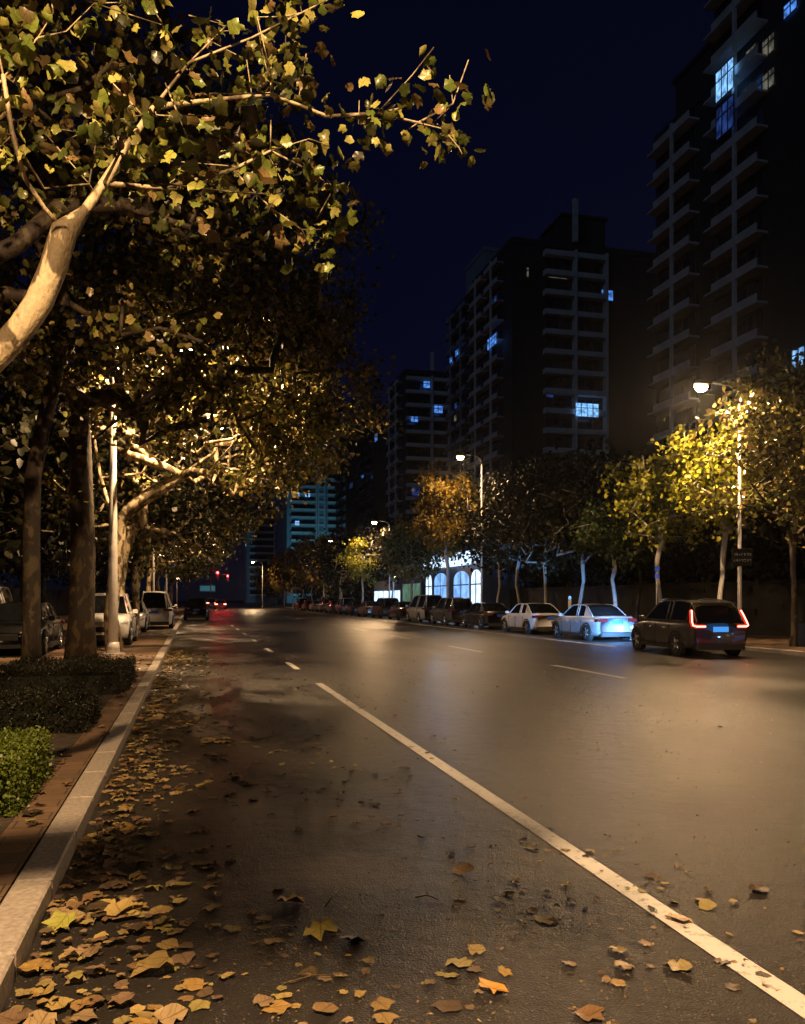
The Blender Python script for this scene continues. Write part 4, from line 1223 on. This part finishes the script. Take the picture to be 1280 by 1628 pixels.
tG = tower('far teal apartment tower standing above the tree line', xa, xb, YG, YG + 16, 55,
           south=[(XatY(462, YG), XatY(502, YG)), (XatY(520, YG), XatY(546, YG))], mats=('wall_pale', 'band'), slab=.7)
for (a, b, c_, d_) in [(500, 508, 727, 736), (470, 476, 783, 790), (485, 493, 784, 790), (469, 476, 828, 835), (445, 449, 809, 813)][:4]:
    litwin(tG, 's', a, b, c_, d_, 'w_bright', 1.6)
m = MB(); mx_ = XatY(511, YG) - xa
for s_ in (-1.2, 1.2): m.box(mx_ + s_ - .25, mx_ + s_ + .25, -.8, -.3, 0, 54)
for f in range(1, 18): m.box(mx_ - .94, mx_ + .94, -.7, -.35, f * FL, f * FL + .9)
m.build('stair_core', M['band'], tG)
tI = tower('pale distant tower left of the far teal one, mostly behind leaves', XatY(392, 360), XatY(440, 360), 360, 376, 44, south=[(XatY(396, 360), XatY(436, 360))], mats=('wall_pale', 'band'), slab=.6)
# unseen cool lamp added to brighten the teal tower
p = at(500, 296, 0)
root = empty('added_floodlight', (p.x, p.y, 0), 0, 'unseen lamp mast added behind the trees to brighten the teal tower', 'floodlight')
m = MB(); m.tube([(0, 0, 0), (0, 0, 9.6)], .1, 8); m.build('pole', M['dark_metal'], root)
light('flood_beam', 'SPOT', (0, .3, 9.4), 9000, (.2, .75, 1.0), root, .3, 150, (0, 1, .8))

# shop fronts
X = 23.6
ya, yb = YatX(768, X), YatX(676, X)
root = empty('shop_building', (X, ya, 0), 0, 'low shop glowing blue and white behind the amber tree', 'shop')
Ls = yb - ya
m = MB(); m.box(0, 9, 0, Ls, 0, 6.1); m.build('wall', M['shop_wall'], root)
m = MB(); m.box(-.25, -.003, .2, Ls - .2, 4.7, 5.9, bev=.03); m.build('signboard', M['shop_white'], root)
for (a, b, mm) in [(.02, .16, 'shop_white'), (.20, .44, 'shop_glass'), (.56, .80, 'shop_glass'), (.86, .97, 'shop_white')]:
    m = MB()
    n = 10; w = (b - a) * Ls; y_0 = a * Ls
    prof = [(y_0, .5), (y_0 + w, .5)] + [(y_0 + w / 2 + math.cos(t * math.pi / n) * w / 2, 3.4 + math.sin(t * math.pi / n) * .8) for t in range(n + 1)]
    k_ = len(prof)
    m.add([(-.06, p_[0], p_[1]) for p_ in prof] + [(-.01, p_[0], p_[1]) for p_ in prof], [tuple(range(k_))] + [(i, i + k_, (i + 1) % k_ + k_, (i + 1) % k_) for i in range(k_)])
    q = m.build('shop_window', M[mm], root)
    fr = MB(); fr.box(-.10, -.063, y_0 + w / 2 - .05, y_0 + w / 2 + .05, .5, 4.1); fr.box(-.12, -.064, y_0, y_0 + w, 2.9, 3.0)
    fr.build('frame', M['tframe'], q)
light('shop_spill', 'AREA', (-1.2, Ls / 2, 3.0), 260, (.35, .6, 1.0), root, 1.0, None, (-1, 0, -.3))
X = 24.0
ya, yb = YatX(672, X), YatX(640, X)
root = empty('shop_building', (X, ya + .3, 0), 0, 'narrow shop with a dim green lit window', 'shop')
m = MB(); m.box(0, 8, 0, yb - ya, 0, 4.6); m.build('wall', M['shop_wall'], root)
m = MB(); m.box(-.06, -.003, .6, yb - ya - .6, .6, 3.4); q = m.build('shop_window', M['shop_green'], root)
m = MB(); m.box(-.1, -.062, (yb - ya) / 2 - .05, (yb - ya) / 2 + .05, .6, 3.4); m.build('frame', M['tframe'], q)
ya, yb = YatX(640, X), YatX(596, X)
root = empty('shop_building', (X, ya + .6, 0), 0, 'far low shop with a long white lit window', 'shop')
m = MB(); m.box(0, 8, 0, yb - ya, 0, 4.0); m.build('wall', M['shop_wall'], root)
m = MB(); m.box(-.06, -.003, .6, yb - ya - .6, 1.3, 2.7); q = m.build('shop_window', M['shop_white'], root)
m = MB()
for k_ in range(1, 5): m.box(-.1, -.062, (yb - ya) * k_ / 5 - .06, (yb - ya) * k_ / 5 + .06, 1.3, 2.7)
m.build('frame', M['tframe'], q)

# boundary walls on both sides
m = MB(); m.box(-14.0, -13.7, -20, 260, -.1, 2.6); m.box(-14.06, -13.64, -20, 260, 2.603, 2.75)
tag(m.build('boundary_wall', M['wallstone']), 'long dark wall behind the belt of trees on the left', 'wall')
m = MB(); m.box(26.0, 26.3, -20, 66, -.1, 2.4); m.box(25.94, 26.36, -20, 66, 2.403, 2.55)
tag(m.build('boundary_wall', M['wallstone']), 'dark compound wall behind the far pavement right of the shop', 'wall')

# ------------------------------------------------------------------ fallen leaves and twigs
rng = np.random.default_rng(77)
protos = []
for i in range(12):
    o = leaf_mesh('fallen_leaf', np.zeros((1, 3)), np.array([1.0]), np.random.default_rng(200 + i), M['fall'], near=True, flat=6.0, curl=(.03, .22) if i % 3 else (-.25, -.05))
    me = o.data
    co = np.array([v.co for v in me.vertices]); co -= co.mean(0); co[:, 2] -= co[:, 2].min()
    for v, c_ in zip(me.vertices, co): v.co = c_
    COL.objects.unlink(o); bpy.data.objects.remove(o)
    protos.append(me)
pts = []
while len(pts) < 2900:
    y_ = 2.2 + rng.uniform() ** 1.5 * 26
    u = rng.uniform()
    if u < .26: x_ = -.72 + abs(rng.normal(0, .30))
    elif u < .64: x_ = -.72 + abs(rng.normal(0, 1.2))
    elif u < .95: x_ = rng.uniform(-.7, 3.0)
    else: x_ = rng.uniform(2.5, 15)
    # patchy drifts
    if u > .26 and (math.sin(y_ * 1.7 + 2 * math.sin(x_ * 1.3)) + math.sin(x_ * 2.1 + y_ * .6)) < rng.uniform(-1.8, 1.2): continue
    pts.append((x_, y_))
pts = sorted(pts, key=lambda p_: p_[0] * SA + p_[1] * CA)
hero = [(510, 1484, .20, 'large yellow leaf lying alone in the lower middle of the road'), (466, 1437, .17, 'flat golden leaf just behind the large yellow one'),
        (737, 1388, .13, 'small curled leaf left of the white line on the dark asphalt'), (1206, 1418, .15, 'dark curled leaf right of the white line'),
        (780, 1575, .13, 'orange leaf near the bottom edge between the kerb drift and the line'), (95, 1478, .18, 'broad olive leaf at the kerb edge of the drift'),
        (455, 1567, 0, ''), (1080, 1465, .12, 'dry leaf resting against the edge of the white line'), (250, 1395, .12, '')]
cnt_ = 0
for (px, py, s, lab) in hero:
    if not lab: continue
    d = F * H / (py - HY); p = at(px, d, .006)
    o = bpy.data.objects.new('fallen_leaf', protos[cnt_ % 12]); COL.objects.link(o)
    o.location = p; o.scale = (s, s, s); o.rotation_euler = (0, 0, rng.uniform(0, 6)); cnt_ += 1
    tone = 'brown' if 'dark curled' in lab else 'yellow' if 'yellow leaf' in lab else 'golden' if 'golden leaf' in lab else 'olive' if 'olive' in lab else 'orange' if 'orange' in lab else 'tan'
    c_ = {'brown': (.07, .04, .025), 'yellow': (.62, .50, .10), 'golden': (.60, .40, .10), 'olive': (.34, .34, .07), 'orange': (.58, .30, .06), 'tan': (.42, .28, .15)}[tone]
    o.material_slots[0].link = 'OBJECT'
    o.material_slots[0].material = leaf_mat(tone + '_leaf', [c_, c_], source='object', transl=0.0, rough=.42)
    tag(o, lab, 'leaf', 'fallen leaves on the road')
vis = [p_ for p_ in pts if p_[1] > 2.3]
def in_view(p_):
    d = depth(*p_); u = p_[0] * CA - p_[1] * SA
    px = 640 + F * u / d; py = HY + F * H / d
    return -20 < px < 1300 and py < 1640
rest = []
n_ind = 0
for p_ in vis:
    if not in_view(p_): continue
    if n_ind < 285:
        o = bpy.data.objects.new('fallen_leaf', protos[int(rng.integers(12))]); COL.objects.link(o)
        s = float(rng.choice([.035, .05, .07, .095, .13], p=[.38, .28, .2, .1, .04]))
        if p_[0] < 0: s = float(rng.choice([.04, .07, .10, .14, .17], p=[.36, .32, .2, .09, .03]))
        o.location = (p_[0], p_[1], .003 + (float(rng.uniform(0, .03)) if p_[0] < -.2 else 0)); o.scale = (s, s, s * float(rng.uniform(.3, 1.15)))
        o.rotation_euler = (float(rng.normal(0, .03)), float(rng.normal(0, .03)), float(rng.uniform(0, 6.28)))
        tag(o, 'yellow-brown leaf in the nearest drift along the left kerb' if p_[0] < .3 else 'loose brown leaf scattered on the dark asphalt near the viewer', 'leaf', 'fallen leaves on the road')
        n_ind += 1
    else: rest.append(p_)
R_ = np.array([(a, b, .012) for a, b in rest]); R_[:, 2] += rng.uniform(0, .02, len(R_)) * (R_[:, 0] < 0)
sz = rng.uniform(.03, .13, len(R_)); sz[R_[:, 0] > .5] *= .6
tag(leaf_mesh('leaf_litter', R_, sz, rng, M['litter'], near=True, flat=9.0, curl=(-.1, .25)), 'drifts of fallen leaves trailing away along the kerb', 'leaf litter', kind='stuff')
n = 9000  # tiny crumbs: real grit that also stands in for bright glints
xx = rng.uniform(-.7, 9, n); yy = 2.3 + rng.uniform(0, 1, n) ** 1.6 * 16
k_ = (np.sin(xx * 2.3 + np.sin(yy * 1.1) * 2) + np.sin(yy * 1.9 + xx)) > rng.uniform(-2.2, 1.0, n)
R_ = np.stack([xx, yy, np.full(n, .006)], 1)[k_]
tag(leaf_mesh('leaf_crumbs', R_, rng.uniform(.006, .024, len(R_)), rng, M['litter'], flat=3.0, curl=(-.2, .6)), 'crushed leaf bits and grit, also standing in for glints on the wet asphalt', 'leaf litter', kind='stuff')
n = 500
R_ = np.stack([rng.uniform(-3.1, -1.0, n), rng.uniform(3, 24, n), np.full(n, .14)], 1)
tag(leaf_mesh('pavement_litter', R_, rng.uniform(.05, .14, n), rng, M['litter'], near=True, flat=5.0, curl=(-.2, .5)), 'dry leaves scattered on the paved strip and soil bed', 'leaf litter', kind='stuff')
tw = [((660, 1430), (697, 1434), 'pale forked twig lying left of the small curled leaf'), ((450, 1568), (545, 1556), 'long bent twig near the bottom of the road'), ((517, 1445), (545, 1413), 'thin upturned twig beside the golden leaf')]
for (a, b, lab) in tw:
    pa = at(a[0], F * H / (a[1] - HY), .012); pb = at(b[0], F * H / (b[1] - HY), .012)
    m = MB(); mid = (pa + pb) / 2 + Vector((.01, .02, .012))
    m.tube([Vector((0, 0, 0)), mid - pa, pb - pa], [.004, .0035, .002], 6)
    m.tube([mid - pa, mid - pa + Vector((.01, .06, .01))], [.003, .0015], 5)
    tag(m.build('twig', M['bark'], None, pa), lab, 'twig', 'twigs on the road')


# ------------------------------------------------------------------ thin haze volume added for halos round the lamps
m, nt, b = new_mat('halo_haze')
nt.nodes.remove(b)
pv = nt.nodes.new('ShaderNodeVolumePrincipled')
pv.inputs['Color'].default_value = (0.9, 0.92, 0.95, 1)
pv.inputs['Density'].default_value = 0.00022
pv.inputs['Anisotropy'].default_value = 0.86
nt.links.new(pv.outputs[0], nt.nodes['Material Output'].inputs['Volume'])
g = MB(); g.box(-620, 720, -80, 920, -1.1, 90)
tag(g.build('haze', m), kind='stuff')
SC.cycles.volume_bounces = 0
